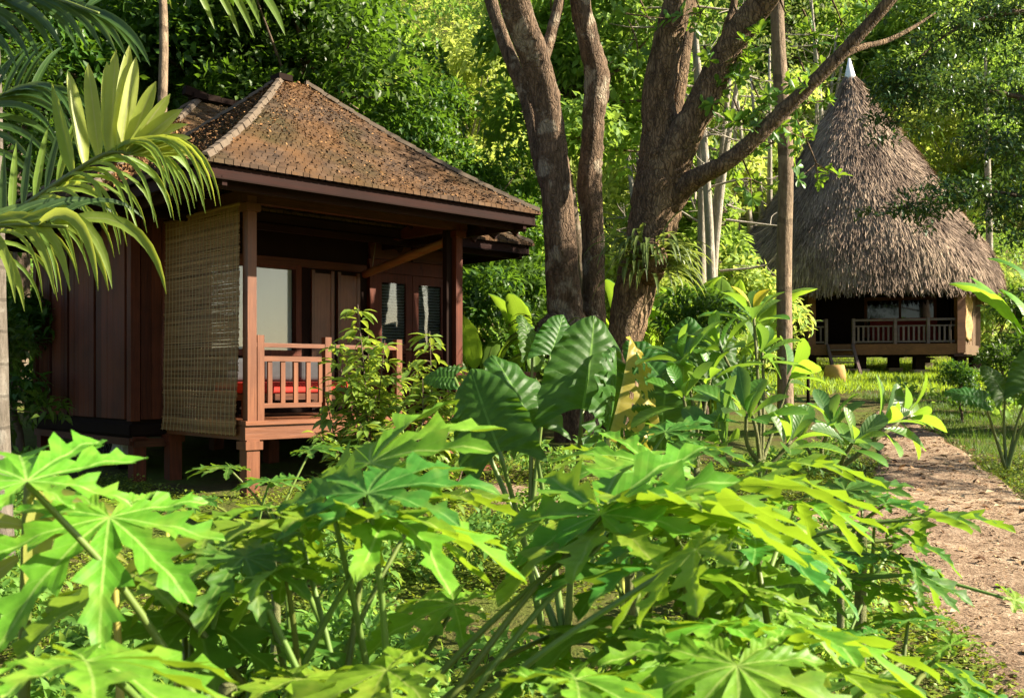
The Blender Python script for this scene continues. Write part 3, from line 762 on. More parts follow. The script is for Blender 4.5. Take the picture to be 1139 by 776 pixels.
# body
FZ = EYE + .78; TZ = EYE + 2.75
F0, F1, F2, F3, F4, F5 = (8.3, 30.6), (8.5, 28.5), (12.25, 27.4), (13.5, 29.2), (13.1, 31.8), (9.6, 33.0)
M_plank = wood('old_plank', (.06, .034, .016), (.17, .10, .05), 'z', .7)
M_plankx = wood('old_plank_along', (.08, .03, .011), (.22, .09, .035), 'x', .6)
M_rail2 = wood('dull_purple_wood', (.07, .045, .045), (.19, .13, .12), 'x', .6)
def slab(mb, a, b, z0, z1, th_=.05, off=0.0):
    d = np.array(b) - np.array(a); d /= np.linalg.norm(d); nn = np.array([d[1], -d[0]])
    a = np.array(a) + nn * off; b = np.array(b) + nn * off
    p = tl(a[0], a[1], (z0 + z1) / 2); q = tl(b[0], b[1], (z0 + z1) / 2); mb.bar(p, q, th_, z1 - z0)
mb = MB(); ring = [F0, F1, F2, F3, F4, F5]
mb.add([tl(x, y, FZ - .02) for x, y in ring] + [tl(x, y, FZ - .12) for x, y in ring], [(0, 1, 2, 3, 4, 5), (11, 10, 9, 8, 7, 6)] + [(i, i + 6, (i + 1) % 6 + 6, (i + 1) % 6) for i in range(6)])
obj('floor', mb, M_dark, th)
for a, b in ((F1, F2),):
    mb = MB(); slab(mb, a, b, FZ - .14, FZ + .16, .10, .06); obj('floor_beam', mb, M_plankx, th)
for a, b in ((F2, F3), (F0, F1)):
    mb = MB(); slab(mb, a, b, FZ - .14, FZ + .14, .10, .06); obj('floor_beam', mb, M_plank, th)
for a, b in ((F0, F1), (F2, F3), (F3, F4), (F4, F5), (F5, F0)):
    mb = MB(); nb = 9; A_, B_ = np.array(a), np.array(b)
    for k_ in range(nb):
        mb.cr = rg.random(); slab(mb, A_ + (B_ - A_) * k_ / nb, A_ + (B_ - A_) * ((k_ + 1) / nb - .008), FZ, TZ, .05, rg.normal(0, .008))
    obj('wall', mb, M_plank, th)
for x, y in (F1, F2, F3, F0):
    mb = MB(); p = tl(x, y, 0); mb.box(p[0] - .11, p[0] + .11, p[1] - .11, p[1] + .11, FZ - .1 - TB[2], TZ - TB[2] + .1); obj('post', mb, M_plankx if (x, y) in (F1, F2) else M_plank, th)
fd = np.array(F2) - np.array(F1); L_ = np.linalg.norm(fd); fd /= L_; fn = np.array([fd[1], -fd[0]])
def fp(s, n_=0.0): q = np.array(F1) + fd * s + fn * n_; return q
inner = [fp(.1, -1.5), fp(L_ - .1, -1.5)]
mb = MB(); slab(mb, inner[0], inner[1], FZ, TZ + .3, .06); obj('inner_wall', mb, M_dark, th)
mb = MB(); slab(mb, fp(1.6, -1.40), fp(3.4, -1.40), FZ + .5, TZ - .5, .012)
obj('window_pane', mb, glass('dark_glass', (.05, .06, .06), .12), th)
mb = MB(); slab(mb, fp(1.52, -1.42), fp(1.6, -1.42), FZ + .4, TZ - .4, .05); slab(mb, fp(3.4, -1.42), fp(3.48, -1.42), FZ + .4, TZ - .4, .05); slab(mb, fp(2.46, -1.415), fp(2.53, -1.415), FZ + .48, TZ - .48, .05); slab(mb, fp(1.58, -1.418), fp(3.42, -1.418), FZ + .4, FZ + .5, .045); slab(mb, fp(1.58, -1.418), fp(3.42, -1.418), TZ - .5, TZ - .4, .045)
obj('window_frame', mb, M_wood_v, th)
def rail_run(s0, s1, posts):
    for z0, z1, w_ in ((.80, .86, .08), (.64, .68, .04), (.20, .25, .05)):
        mb = MB(); slab(mb, fp(s0), fp(s1), FZ + z0, FZ + z1, w_); obj('handrail' if z0 == .8 else 'rail', mb, M_rail2, th)
    k_ = int((s1 - s0) / .13)
    for i in range(1, k_):
        q = fp(s0 + (s1 - s0) * i / k_); p = tl(q[0], q[1], FZ); mb = MB(); mb.cr = rg.random(); mb.box(p[0] - .025, p[0] + .025, p[1] - .015, p[1] + .015, p[2] + .25, p[2] + .64); obj('baluster', mb, M_rail2, th)
    for s in posts:
        q = fp(s, .01); p = tl(q[0], q[1], FZ); mb = MB(); mb.box(p[0] - .04, p[0] + .04, p[1] - .04, p[1] + .04, p[2] + .1, p[2] + .88); obj('railing_post', mb, M_rail2, th)
rail_run(1.15, L_ - .12, (1.15, 1.95 + .3, 3.1)); rail_run(.12, .42, (.42,))
# stair with two sloping rails
for s in (.45, 1.12):
    q = fp(s, .1); q2 = fp(s + .18, 1.15); mb = MB(); mb.bar(tl(q[0], q[1], FZ + .12), tl(q2[0], q2[1], float(H(*q2)) - .02), .07, .12); obj('stair_string', mb, M_rail2, th)
for k_ in range(4):
    f_ = (k_ + .6) / 4.4; a_ = fp(.47 + .18 * f_, .1 + 1.05 * f_); b_ = fp(1.10 + .18 * f_, .1 + 1.05 * f_); zz_ = FZ + .1 + (float(H(*a_)) - FZ - .1) * f_
    mb = MB(); mb.bar(tl(a_[0], a_[1], zz_), tl(b_[0], b_[1], zz_), .2, .035); obj('step', mb, M_rail2, th)
for q in (F1, F2, F3, F0, tuple(fp(1.35, -.3)), tuple(fp(2.3, -1.2)), tuple(fp(2.9, -.4)), F4, F5):
    mb = MB(); g_ = float(H(q[0], q[1])); p = tl(q[0], q[1], g_)
    mb.box(p[0] - .13, p[0] + .13, p[1] - .13, p[1] + .13, p[2] - .2, FZ - .13 - TB[2]); mb.box(p[0] - .24, p[0] + .24, p[1] - .2, p[1] + .2, FZ - .2 - TB[2], FZ - .145 - TB[2])
    s_ = obj('stilt', mb, plain('grey_stilt', (.06, .05, .04), .9, .2) if q is F0 else bpy.data.materials['dark_timber'], th)
    mb = MB(); mb.box(p[0] - .2, p[0] + .2, p[1] - .2, p[1] + .2, p[2] - .1, p[2] + .16); obj('footing', mb, plain('stone_footing', (.35, .25, .18), .9, .2), s_)
# red seat inside and woven mat on the outer wall
q = fp(2.55, -.75); rs = thing('red_bench', 'red cushioned bench behind the railing of the thatched hut', 'bench', (q[0], q[1], FZ - .02), math.atan2(fd[1], fd[0]))
mb = MB(); mb.box(-.9, .9, -.3, .3, .3, .5); mb.box(-.9, .9, .2, .32, .5, .95); o = obj('cushion', mb, plain('dark_red_fabric', (.13, .014, .012), .9, .15, 0, .25, 12), rs)
mb = MB(); mb.box(-.92, .92, -.32, .34, .2, .297); obj('base', mb, M_dark, rs)
for x in (-.85, .85):
    mb = MB(); mb.box(x - .04, x + .04, -.28, .28, 0, .2); obj('leg', mb, M_dark, rs)
wm = MB(); A_, B_ = np.array(F2), np.array(F3); d_ = (B_ - A_) / np.linalg.norm(B_ - A_); n_ = np.array([d_[1], -d_[0]])
nu, nv = 10, 18; vs = []
for j in range(nv + 1):
    for i in range(nu + 1):
        s_ = .1 + 1.05 * i / nu; q = A_ + d_ * s_ + n_ * (.12 + .025 * math.sin(j * .9 + i * .4) + .02 * math.sin(i * 1.7)); vs.append((q[0], q[1], FZ + .28 + 1.55 * j / nv + .03 * math.sin(i * 1.1)))
wm.add(vs, [(j*(nu+1)+i, j*(nu+1)+i+1, (j+1)*(nu+1)+i+1, (j+1)*(nu+1)+i) for j in range(nv) for i in range(nu)], True)
t = NT('woven_mat'); wv_ = t.n('ShaderNodeTexWave', i_Scale=9.0, i_Distortion=2.0, bands_direction='Z'); t.l(t.coord('Object'), wv_.inputs[0])
t.principled(t.mix(wv_.outputs[1], (.26, .15, .06), (.5, .34, .15)), .8, t.bump(wv_.outputs[1], .3, .02), .2)
o = obj('woven_mat', wm, t.m); props(o, 'golden woven straw mat hung at the right corner of the thatched hut', 'mat'); so_ = o.modifiers.new('s', 'SOLIDIFY'); so_.thickness = .015
# small block and capped post on the way to the hut
q = W(929, 424, 25.0); st = MB(); z = float(H(q[0], q[1]))
st.tube([(0, 0, -.05), (0, 0, .3), (0, 0, .42)], [.27, .25, .22], 14, rg, .08); o = obj('wood_stump', st, plain('yellow_cut_wood', (.42, .26, .09), .8, .2), None, (q[0], q[1], z)); props(o, 'short yellowish wooden stump at the foot of the thatched hut stair', 'stump')
q = (float(W(899, 0, 19)[0]), 19.0); z = float(H(*q)); lp = thing('capped_post', 'short dark post with a rounded terracotta cap beside the path', 'post', (q[0], q[1], z))
mb = MB(); mb.tube([(0, 0, -.1), (0, 0, .58)], [.035, .03], 8); obj('stake', mb, M_dark, lp)
mb = MB(); mb.tube([(0, 0, .56), (0, 0, .60), (0, 0, .68), (0, 0, .73)], [.16, .17, .11, .02], 14); obj('cap', mb, plain('terracotta', (.42, .19, .09), .8, .2), lp)
# ------------------------------------------------------------ foliage materials
M_dense = foliage('dark_canopy_leaf', (.020, .052, .008), (.066, .138, .018), (.18, .34, .022), .34, .45, .35)
M_mid = foliage('mid_canopy_leaf', (.075, .155, .024), (.19, .31, .06), (.38, .56, .07), .4, .55, .25)
M_bright = foliage('yellow_green_leaf', (.17, .25, .05), (.36, .44, .11), (.6, .7, .12), .44, .6, .2)
M_pale = foliage('pale_olive_leaf', (.07, .11, .035), (.16, .2, .07), (.32, .4, .09), .35, .6, .25)
M_gloss = foliage('glossy_broad_leaf', (.018, .06, .012), (.05, .14, .02), (.16, .38, .02), .3, .3, .55, (9, 3.0, .05, .05), (.12, .26, .06))
M_banana = foliage('banana_leaf', (.08, .18, .025), (.17, .31, .04), (.4, .62, .04), .4, .4, .45, (26, 4.0, .05, .05), (.2, .32, .06))
M_barkA = bark('dark_blotched_bark', (.05, .032, .021), (.25, .165, .105), (.36, .30, .22), .8, 1.0, 0, .4)
M_barkB = bark('brown_ridged_bark', (.055, .034, .02), (.27, .175, .10), (.3, .21, .12), .6, 1.0, 0, .55)
M_barkC = bark('smooth_tan_bark', (.13, .092, .06), (.29, .21, .14), (.36, .28, .19), .4, 1.2, .9)
M_barkpale = bark('pale_grey_bark', (.2, .17, .13), (.38, .34, .27), (.48, .44, .38), .5)
M_barkdim = bark('grey_brown_bark', (.07, .05, .035), (.17, .12, .08), (.3, .26, .2), .4)
rng = np.random.default_rng(21)
RH = t_rhomb(.27, .07, .1); RHN = t_rhomb(.17, .05, .12)
LF = t_leaf(.17, .25, .04, (0, .3, .65, 1), (.1, 1, .75, 0))

def crown(name, rng, blobs, nleaf, ls, T=RH, droop=.35, shell=.45, flat=.8, up=.7):
    C_ = np.array([b[:3] for b in blobs]); r = np.array([b[3] for b in blobs])
    bi = rng.choice(len(blobs), nleaf, p=r**2 / (r**2).sum())
    d = rdir(rng, nleaf); d[:, 2] = np.where(d[:, 2] < -.35, -d[:, 2], d[:, 2])
    rad = r[bi] * (1 - shell + shell * rng.random(nleaf) ** .6) * np.where(rng.random(nleaf) < .15, rng.uniform(.9, 1.25, nleaf), 1)
    O = C_[bi] + d * rad[:, None] * np.array([1, 1, flat])
    D = unit(d * .55 + rdir(rng, nleaf) * .8 + np.array([0, 0, -droop]))
    N = unit(d * .45 + rdir(rng, nleaf) * .45 + np.array([0, 0, up]))
    cl = rng.normal(.5, .2, len(blobs))
    rnd = np.clip(cl[bi] + rng.normal(0, .18, nleaf), 0, 1)
    return leaf_mesh(name, T, O, D, N, ls * rng.uniform(.65, 1.25, nleaf), rnd)

def broadleaf(rng, H_, cr, ch, nleaf, ls, tr, nb=20, T=RH, low=.35, droop=.35, limbs=True, lean=.0):
    """tapered trunk with limbs, and a crown of leaves gathered in clumps at the limb ends"""
    cz = H_ - ch
    blobs = []
    for k in range(nb):
        d = rdir(rng, 1)[0]; q = rng.random() ** .4
        p = np.array([d[0] * cr * q * .8, d[1] * cr * q * .8, cz + d[2] * ch * q * .85])
        blobs.append((*p, cr * rng.uniform(.24, .42)))
    blobs.append((0, 0, cz + ch * .3, cr * .4))
    tk = MB(); top = np.array([rng.normal(0, .1) * cr, rng.normal(0, .1) * cr, cz + ch * .2])
    mid = np.array([rng.normal(0, .06) * cr + lean, rng.normal(0, .06) * cr, cz * .5])
    tk.tube([(0, 0, -.3), (0, 0, .25), mid, top * [1, 1, .85], top], [tr * 1.5, tr * 1.05, tr * .85, tr * .6, tr * .3], 9, rng, .1, sub=3)
    if limbs:
        for b in blobs:
            s = rng.uniform(.45, .95); st = mid + (top - mid) * s; e = np.array(b[:3])
            m = (st + e) / 2 + np.array([0, 0, -.12 * np.linalg.norm(e - st)])
            tk.tube([st, m, e], [tr * .4, tr * .26, tr * .1], 6, rng, .08, cap=False, sub=3)
    return tk.mesh('trunk'), crown('crown', rng, blobs, nleaf, ls, T, droop)

def proto(name, label, cat, meshes, mats, group=None):
    t_ = thing(name, label, cat, (0, 0, 0), 0, group)
    for (n_, me), m_ in zip(meshes, mats): obj(n_, me, m_, t_)
    return t_
_used = set()
def place(p, x, y, rz, s, label, group=None):
    loc = gp(x, y)
    if p not in _used:
        _used.add(p); p.location = loc; p.rotation_euler = (0, 0, rz); p.scale = (s,) * 3 if not isinstance(s, tuple) else s
        p['label'] = label
        if group: p['group'] = group
        return p
    return dup(p, loc, rz, s, label, group)
def px2x(px, d): return (px - 569.5) * d / F

def bt(name, args, lm, bm, cat='tree'):
    tk, cw = broadleaf(*args[:1], **args[1])
    return proto(name, 'x', cat, [('trunk', tk), ('crown', cw)], [bm, lm])
P_dark = [bt('broadleaf_tree', (np.random.default_rng(s), dict(H_=11, cr=3.4, ch=3.8, nleaf=15000, ls=.22, tr=.17, nb=26)), M_dense, M_barkdim) for s in (1, 2)]
P_mid = [bt('leafy_tree', (np.random.default_rng(s), dict(H_=10.5, cr=3.0, ch=3.6, nleaf=10000, ls=.25, tr=.15, nb=22)), M_mid, M_barkdim) for s in (3, 4)]
P_bri = [bt('light_green_tree', (np.random.default_rng(s), dict(H_=9, cr=3.2, ch=3.4, nleaf=8500, ls=.27, tr=.13, nb=24, droop=.6)), M_bright, M_barkpale) for s in (5, 6)]
P_small = bt('small_tree', (np.random.default_rng(7), dict(H_=5, cr=1.5, ch=1.9, nleaf=4200, ls=.2, tr=.07, nb=14, droop=.5)), M_mid, M_barkdim)
P_bush = bt('bush', (np.random.default_rng(8), dict(H_=2.0, cr=1.1, ch=.95, nleaf=2600, ls=.14, tr=.04, nb=12, T=LF)), M_dense, M_barkdim, 'bush')
P_bushl = bt('bush', (np.random.default_rng(9), dict(H_=2.0, cr=1.1, ch=.95, nleaf=2000, ls=.17, tr=.04, nb=12, T=LF)), M_bright, M_barkdim, 'bush')
# bare pale tree: many thin upright stems and twigs
tk = MB(); rg_ = np.random.default_rng(31)
for k in range(4):
    b = np.array([rg_.normal(0, .25), rg_.normal(0, .25), -.2]); a = rg_.uniform(0, 6.28); e = np.array([math.cos(a) * 1.0, math.sin(a) * 1.0, rg_.uniform(8, 10)])
    m = b + (e - b) * .5 + rg_.normal(0, .2, 3); tk.tube([b, m, e], [.12, .085, .03], 7, rg_, .1, sub=4)
    for q in range(9):
        s = rg_.uniform(.3, .95); p_ = b + (e - b) * s; d_ = rdir(rg_, 1)[0] * 1.0; d_[2] = abs(d_[2]) * .6 - .1
        L = rg_.uniform(.8, 2.0); p2 = p_ + d_ * L * .6 + rg_.normal(0, .15, 3); p3 = p_ + d_ * L + np.array([0, 0, .15 - .4 * rg_.random()])
        tk.tube([p_, p2, p3], [.03, .02, .006], 4, cap=False, sub=3)
        for z_ in range(3):
            e2 = p2 + rdir(rg_, 1)[0] * .7; tk.tube([p2, (p2 + e2) / 2 + rg_.normal(0, .08, 3), e2], [.012, .009, .004], 3, cap=False, sub=2)
P_bare = proto('bare_tree', 'x', 'tree', [('trunk', tk.mesh('trunk')), ('crown', crown('crown', rg_, [(0, 0, 9, 1.3), (.5, .4, 7, .9), (-.6, 0, 8, 1)], 500, .16))], [M_barkpale, M_pale])

# ------------------------------------------------------------ palms and bananas
def leaflet(mb, o, d, n_, L, wd, droop, seg=7, cr=.5, blunt=3.2):
    """one long folded leaflet that arches under its own weight"""
    o = np.array(o, float); d = unit(np.array(d, float)); mb.cr = cr; vs = []; us = []
    for i in range(seg + 1):
        f = i / seg
        w_ = wd * min(1, .35 + f * 3.2) * (1 - f ** blunt) * .5 + .0008
        s_ = unit(np.cross(d, n_)); up = unit(np.cross(s_, d))
        vs += [o - s_ * w_ + up * w_ * .45, o.copy(), o + s_ * w_ + up * w_ * .45]; us += [(-1, f), (0, f), (1, f)]
        o = o + d * L / seg; d = unit(d + np.array([0, 0, -droop / seg * (.4 + 1.6 * f)]))
    fs = [(i*3+j, i*3+j+1, i*3+j+4, i*3+j+3) for i in range(seg) for j in (0, 1)]
    mb.add(vs, fs, True, us)
def frond(rng, pts, n, L0, wd, droop_up=.25, droop_dn=.9, sp=.9, seg=7, start=.12, r0=.018, side=None, prof=None):
    P = spline(pts, 10); m = len(P); mb = MB(); T_ = unit(np.gradient(P, axis=0))
    st = MB(); st.tube(P, [r0, r0 * .75, r0 * .25], 6)
    for k in range(n):
        f = start + (1 - start) * (k + .5) / n; i = min(m - 1, int(f * (m - 1))); t_ = T_[i]
        s_ = unit(np.cross(t_, [0, 0, 1.0])) if side is None else np.array(side, float)
        s_ = unit(s_ - t_ * s_.dot(t_)); up = unit(np.cross(s_, t_))
        for sg in (-1, 1):
            L = L0 * (prof(f) if prof else (.55 + .9 * math.sin(min(1, f * 1.15) * math.pi * .8 + .25)) * .75) * rng.uniform(.88, 1.1)
            d_ = t_ * (sp * (.5 + .7 * f)) + s_ * sg + up * rng.uniform(.1, .4)
            leaflet(mb, P[i], d_, up + rng.normal(0, .12, 3), L, wd * rng.uniform(.8, 1.1), droop_up if sg < 0 else droop_dn, seg, float(np.clip(rng.normal(.5, .22), 0, 1)))
    return mb, st
M_palm = foliage('palm_leaf', (.05, .12, .022), (.12, .22, .035), (.40, .52, .05), .42, .38, .45, (.01, .01, .07, .0), (.2, .28, .06))
def small_palm(rng, H_, L, n):
    lv = MB(); st = MB(); st.tube([(0, 0, -.2), (.05, 0, H_ * .5), (0, .05, H_)], [.08, .06, .05], 8, rng, .05, sub=4)
    for k in range(n):
        a = k * 2.4 + rng.normal(0, .2); e = rng.uniform(.35, 1.2); c, s = math.cos(a), math.sin(a)
        pts = [(0, 0, H_), (c * L * .35, s * L * .35, H_ + L * .45 * e), (c * L * .75, s * L * .75, H_ + L * .45 * e - L * .1), (c * L, s * L, H_ + L * .3 * e - L * .42)]
        m1, s1 = frond(rng, pts, 22, L * .42, .05, .7, .7, seg=4)
        lv.add(m1.v, m1.f, True, m1.uv); lv.r[-len(m1.v):] = m1.r; b = len(st.v); st.add(s1.v, s1.f, True)
    return st.mesh('stem'), lv.mesh('fronds')
st, lv = small_palm(np.random.default_rng(41), 3.2, 1.8, 11)
P_palm = proto('small_palm', 'x', 'palm', [('trunk', st), ('fronds', lv)], [M_barkdim, M_palm])

def paddle(mb, stm, o, yaw, pitch, L, wd, curl, stalk, rng, cr=.5):
    """banana style paddle leaf on its stalk: midrib arching over, blade split along its veins"""
    d = np.array([math.cos(yaw) * math.cos(pitch), math.sin(yaw) * math.cos(pitch), math.sin(pitch)]); s_ = np.array([-math.sin(yaw), math.cos(yaw), 0])
    p = np.array(o, float); q = p + d * stalk; stm.tube([p, (p + q) / 2, q], [.025, .02, .012], 6, sub=2)
    n = 16; mb.cr = cr; vs = []; us = []; rip = rng.uniform(-.12, .12, (n + 1, 2))
    for i in range(n + 1):
        f = i / n; w_ = wd * .5 * (math.sin(min(1, f * 1.9) * math.pi / 2) ** .6) * (1 - f ** 4) ** .8 + .002
        up = unit(np.cross(s_, d)) * -1; up = up if up[2] > 0 or abs(pitch) > 1.2 else -up
        fold = .25
        vs += [q - s_ * w_ + up * w_ * (fold + rip[i, 0]) - np.array([0, 0, w_ * .35]), q - s_ * w_ * .5 + up * w_ * .3, q.copy(), q + s_ * w_ * .5 + up * w_ * .3, q + s_ * w_ + up * w_ * (fold + rip[i, 1]) - np.array([0, 0, w_ * .35])]
        us += [(x_, f) for x_ in (-1, -.5, 0, .5, 1)]
        q = q + d * L / n; d = unit(d + np.array([0, 0, -curl / n]))
    mb.add(vs, [(i*5+j, i*5+j+1, i*5+j+6, i*5+j+5) for i in range(n) for j in range(4)], True, us)
def banana(rng, n, H_, L, wd):
    lv = MB(); st = MB()
    for k in range(n):
        a = k * 2.4 + rng.normal(0, .3); b = rng.normal(0, .12, 2)
        paddle(lv, st, (b[0], b[1], H_ * rng.uniform(.1, .5)), a, rng.uniform(.9, 1.4), L * rng.uniform(.75, 1.15), wd * rng.uniform(.8, 1.1), rng.uniform(.9, 2.0), H_ * rng.uniform(.4, .7), rng, rng.random())
    for k in range(3): st.tube([(rng.normal(0, .1), rng.normal(0, .1), -.2), (rng.normal(0, .12), rng.normal(0, .12), H_ * .6)], [.06, .035], 7)
    return st.mesh('stems'), lv.mesh('leaves')
P_ban = []
for s in (51, 52):
    st, lv = banana(np.random.default_rng(s), 9, 1.3, 1.35, .42)
    P_ban.append(proto('banana_plant', 'x', 'banana plant', [('stems', st), ('foliage', lv)], [M_palm, M_banana]))

# ------------------------------------------------------------ the two big trees between the huts
def stem(pts, rad, rng, n=14, jit=.12, sub=7):
    m = MB(); m.tube(pts, rad, n, rng, jit, sub=sub); return m
def gW(px, d): return np.array(gp(px2x(px, d), d))
rg = np.random.default_rng(61)
ta = thing('forked_tree', 'big tree with dark blotched trunk forking beside the corner of the wooden hut roof', 'tree', tuple(gW(640, 14)))
off = lambda t_, pts: [np.array(p_) - np.array(t_.location) for p_ in pts]
obj('trunk', stem(off(ta, [gW(644, 14) - [0, 0, .3], W(641, 450, 14), W(636, 380, 14), W(628, 330, 14), W(619, 206, 13.9), W(610, 130, 13.8), W(600, 80, 13.7), W(572, 0, 13.4), W(550, -90, 13.2), W(530, -220, 13)]), [.34, .27, .25, .235, .205, .185, .195, .19, .15, .09], rg), M_barkA, ta)
obj('limb', stem(off(ta, [W(611, 215, 14.0), W(600, 175, 14.1), W(587, 115, 14.3), W(567, 62, 14.4), W(546, 0, 14.6), W(528, -90, 14.9), W(520, -200, 15.1)]), [.10, .115, .10, .10, .095, .07, .04], rg, 10), M_barkA, ta)
obj('limb', stem(off(ta, [W(602, 75, 13.8), W(611, 45, 13.9), W(622, 0, 14.0), W(640, -90, 14.2)]), [.08, .075, .07, .05], rg, 9), M_barkA, ta)
def hi_crown(t_, pts, rng, n=1500, ls=.2, mat=None, r=.9):
    bl = [(*(np.array(p_) - np.array(t_.location)), r * rng.uniform(.7, 1.2)) for p_ in pts]
    return obj('crown', crown('crown', rng, bl, n, ls, LF, .3, .7), mat or M_mid, t_)
hi_crown(ta, [W(540, -240, 13), W(480, -260, 13.5), W(520, -200, 15), W(650, -170, 14.2)], rg)
t2 = thing('slender_tree', 'slender dark trunked tree with knobs standing between the two big forked trees', 'tree', tuple(gW(664, 14.4)))
obj('trunk', stem(off(t2, [gW(664, 14.4) - [0, 0, .3], W(663, 420, 14.4), W(660, 335, 14.4), W(659, 255, 14.4), W(655, 205, 14.4), W(658, 170, 14.4), W(660, 130, 14.3), W(664, 88, 14.3), W(656, 50, 14.2), W(645, 0, 14.1), W(634, -110, 14), W(628, -230, 14)]), [.2, .165, .155, .15, .175, .155, .15, .175, .15, .135, .11, .06], rg), M_barkA, t2)
hi_crown(t2, [W(640, -240, 14), W(700, -260, 14.5)], rg, 900)
tb = thing('spreading_tree', 'big brown tree with trunk splitting into thick limbs, one long limb reaching right', 'tree', tuple(gW(690, 13.2)))
obj('trunk', stem(off(tb, [gW(688, 13.2) - [0, 0, .3], W(690, 420, 13.2), W(694, 381, 13.2), W(705, 325, 13.2), W(722, 265, 13.2), W(732, 215, 13.2), W(736, 180, 13.2), W(734, 140, 13.15), W(733, 103, 13.1), W(744, 40, 13), W(755, -5, 12.9), W(766, -110, 12.8), W(770, -230, 12.7)]), [.3, .24, .235, .28, .33, .355, .33, .25, .225, .205, .19, .15, .08], rg, 16), M_barkB, tb)
obj('limb', stem(off(tb, [W(738, 190, 13.3), W(748, 135, 13.5), W(757, 75, 13.6), W(768, 0, 13.7), W(778, -110, 13.9)]), [.13, .13, .11, .09, .06], rg, 10), M_barkB, tb)
obj('limb', stem(off(tb, [W(738, 225, 13.1), W(752, 170, 13.0), W(776, 124, 12.9), W(809, 57, 12.8), W(830, 25, 12.7), W(852, -4, 12.6), W(890, -70, 12.4), W(925, -190, 12.2)]), [.2, .26, .205, .19, .185, .18, .14, .08], rg, 14), M_barkB, tb)
obj('limb', stem(off(tb, [W(745, 228, 13.1), W(763, 206, 12.9), W(785, 193, 12.7), W(809, 180, 12.5), W(840, 154, 12.4), W(870, 125, 12.3), W(930, 66, 12.1), W(990, 0, 11.9), W(1040, -70, 11.7)]), [.16, .145, .115, .108, .1, .092, .08, .07, .04], rg, 10), M_barkB, tb)
obj('limb', stem(off(tb, [W(930, 66, 12.1), W(955, 54, 12.2), W(985, 46, 12.4), W(1010, 34, 12.5), W(1040, 15, 12.7)]), [.05, .045, .035, .028, .01], rg, 7), M_barkB, tb)
obj('limb', stem(off(tb, [W(806, 60, 12.8), W(809, 30, 12.9), W(817, 0, 13), W(822, -80, 13.2)]), [.07, .06, .05, .03], rg, 8), M_barkB, tb)
# whorls of leaves on the twigs of this tree
T_obov = t_leaf(.2, .1, .05, (0, .25, .5, .72, .9, 1), (.1, .38, .78, 1, .75, .08))
def rosettes(pts, rng, per, L, spread=.5, T=T_obov, up=(0, 0, 1)):
    O = []; D = []; N = []
    for p_, ax in pts:
        ax = unit(np.array(ax, float)); a0 = rng.uniform(0, 6.28)
        s_ = unit(np.cross(ax, [.3, .9, .2])); u_ = np.cross(ax, s_)
        for k in range(per):
            a = a0 + k * 2.399; r_ = math.cos(a) * s_ + math.sin(a) * u_
            O.append(np.array(p_) + ax * .03 * k / per); D.append(r_ + ax * rng.uniform(.1, spread * 2)); N.append(ax * .8 - r_ * .35 + rng.normal(0, .15, 3) + np.array(up) * .4)
    n = len(O); return leaf_mesh('leaves', T, np.array(O), np.array(D), np.array(N), L * rng.uniform(.65, 1.15, n), np.clip(rng.normal(.5, .22, n), 0, 1), True)
pts = []; tw = MB(); tb0 = np.array(tb.location)
for px, py, n_ in ((800, 120, 7), (828, 145, 10), (848, 125, 8), (895, 160, 8), (908, 188, 4), (826, 62, 7), (828, 40, 6), (874, 22, 7), (905, 45, 8), (935, 28, 6), (720, 25, 5), (708, 50, 4), (900, 98, 6), (795, 85, 6), (835, 205, 6), (860, 165, 5), (900, 120, 7), (780, 20, 7), (965, 12, 7)):
    tw = MB()
    for k in range(n_):
        qx, qy = px + rg.normal(0, 15), py + rg.normal(0, 12)
        if 846 < qx < 888 and qy < 80: continue
        q = W(qx, qy, 12.7 + rg.normal(0, .25)) - tb0
        pts.append((q, rg.normal(0, .4, 3) + [0, 0, .25])); tw.tube([W(px, py - 6, 12.7) - tb0, q], [.008, .004], 4, cap=False)
    tw.tube([W(px - 12, py - 34, 12.75) - tb0, W(px - 4, py - 16, 12.7) - tb0, W(px, py - 6, 12.7) - tb0], [.014, .011, .008], 5, cap=False)
    obj('twig', tw, M_barkB, tb)
obj('crown', rosettes(pts, rg, 9, .15), foliage('whorl_leaf', (.04, .10, .016), (.11, .2, .03), (.3, .48, .03), .4, .42, .4), tb)
tb_hi = hi_crown(tb, [W(770, -260, 12.7), W(850, -300, 12.5), W(930, -250, 12.2), W(1050, -140, 11.7)], rg, 1100)

# strap leaved fern sitting on the trunk
M_strap = foliage('strap_leaf', (.07, .12, .03), (.16, .22, .06), (.36, .45, .07), .35, .45, .4, (.01, .01, .08, .0), (.22, .27, .08))
def strap_fern(label, c, n, L, rng, face):
    c = np.array(c); t_ = thing('hanging_fern', label, 'fern', tuple(c)); lv = MB()
    for k in range(n):
        a = rng.uniform(-1.7, 1.7) + face; o = np.array([math.cos(a) * .27, math.sin(a) * .27, rng.uniform(-.2, .25)])
        leaflet(lv, o, (math.cos(a) + rng.normal(0, .25), math.sin(a) + rng.normal(0, .25), rng.uniform(-.1, 1.0)), (0, 0, 1.), L * rng.uniform(.6, 1.2), .055 * rng.uniform(.7, 1.2), rng.uniform(1.6, 3.0), 9, rng.random())
    obj('foliage', lv, M_strap, t_)
    rt = MB(); rt.tube([(.05, 0, -.25), (math.cos(face) * .2, math.sin(face) * .2, 0), (.05, 0, .22)], [.12, .22, .1], 9, rng, .2, sub=3); obj('root_mass', rt, M_barkB, t_)
    return t_
strap_fern('pale strap leaved fern hanging on the trunk of the big brown tree', W(718, 290, 12.95), 130, .6, rg, -1.2)
strap_fern('small drooping fern at the foot of the blotched forked trunk', W(612, 372, 13.8), 26, .42, rg, -1.8)

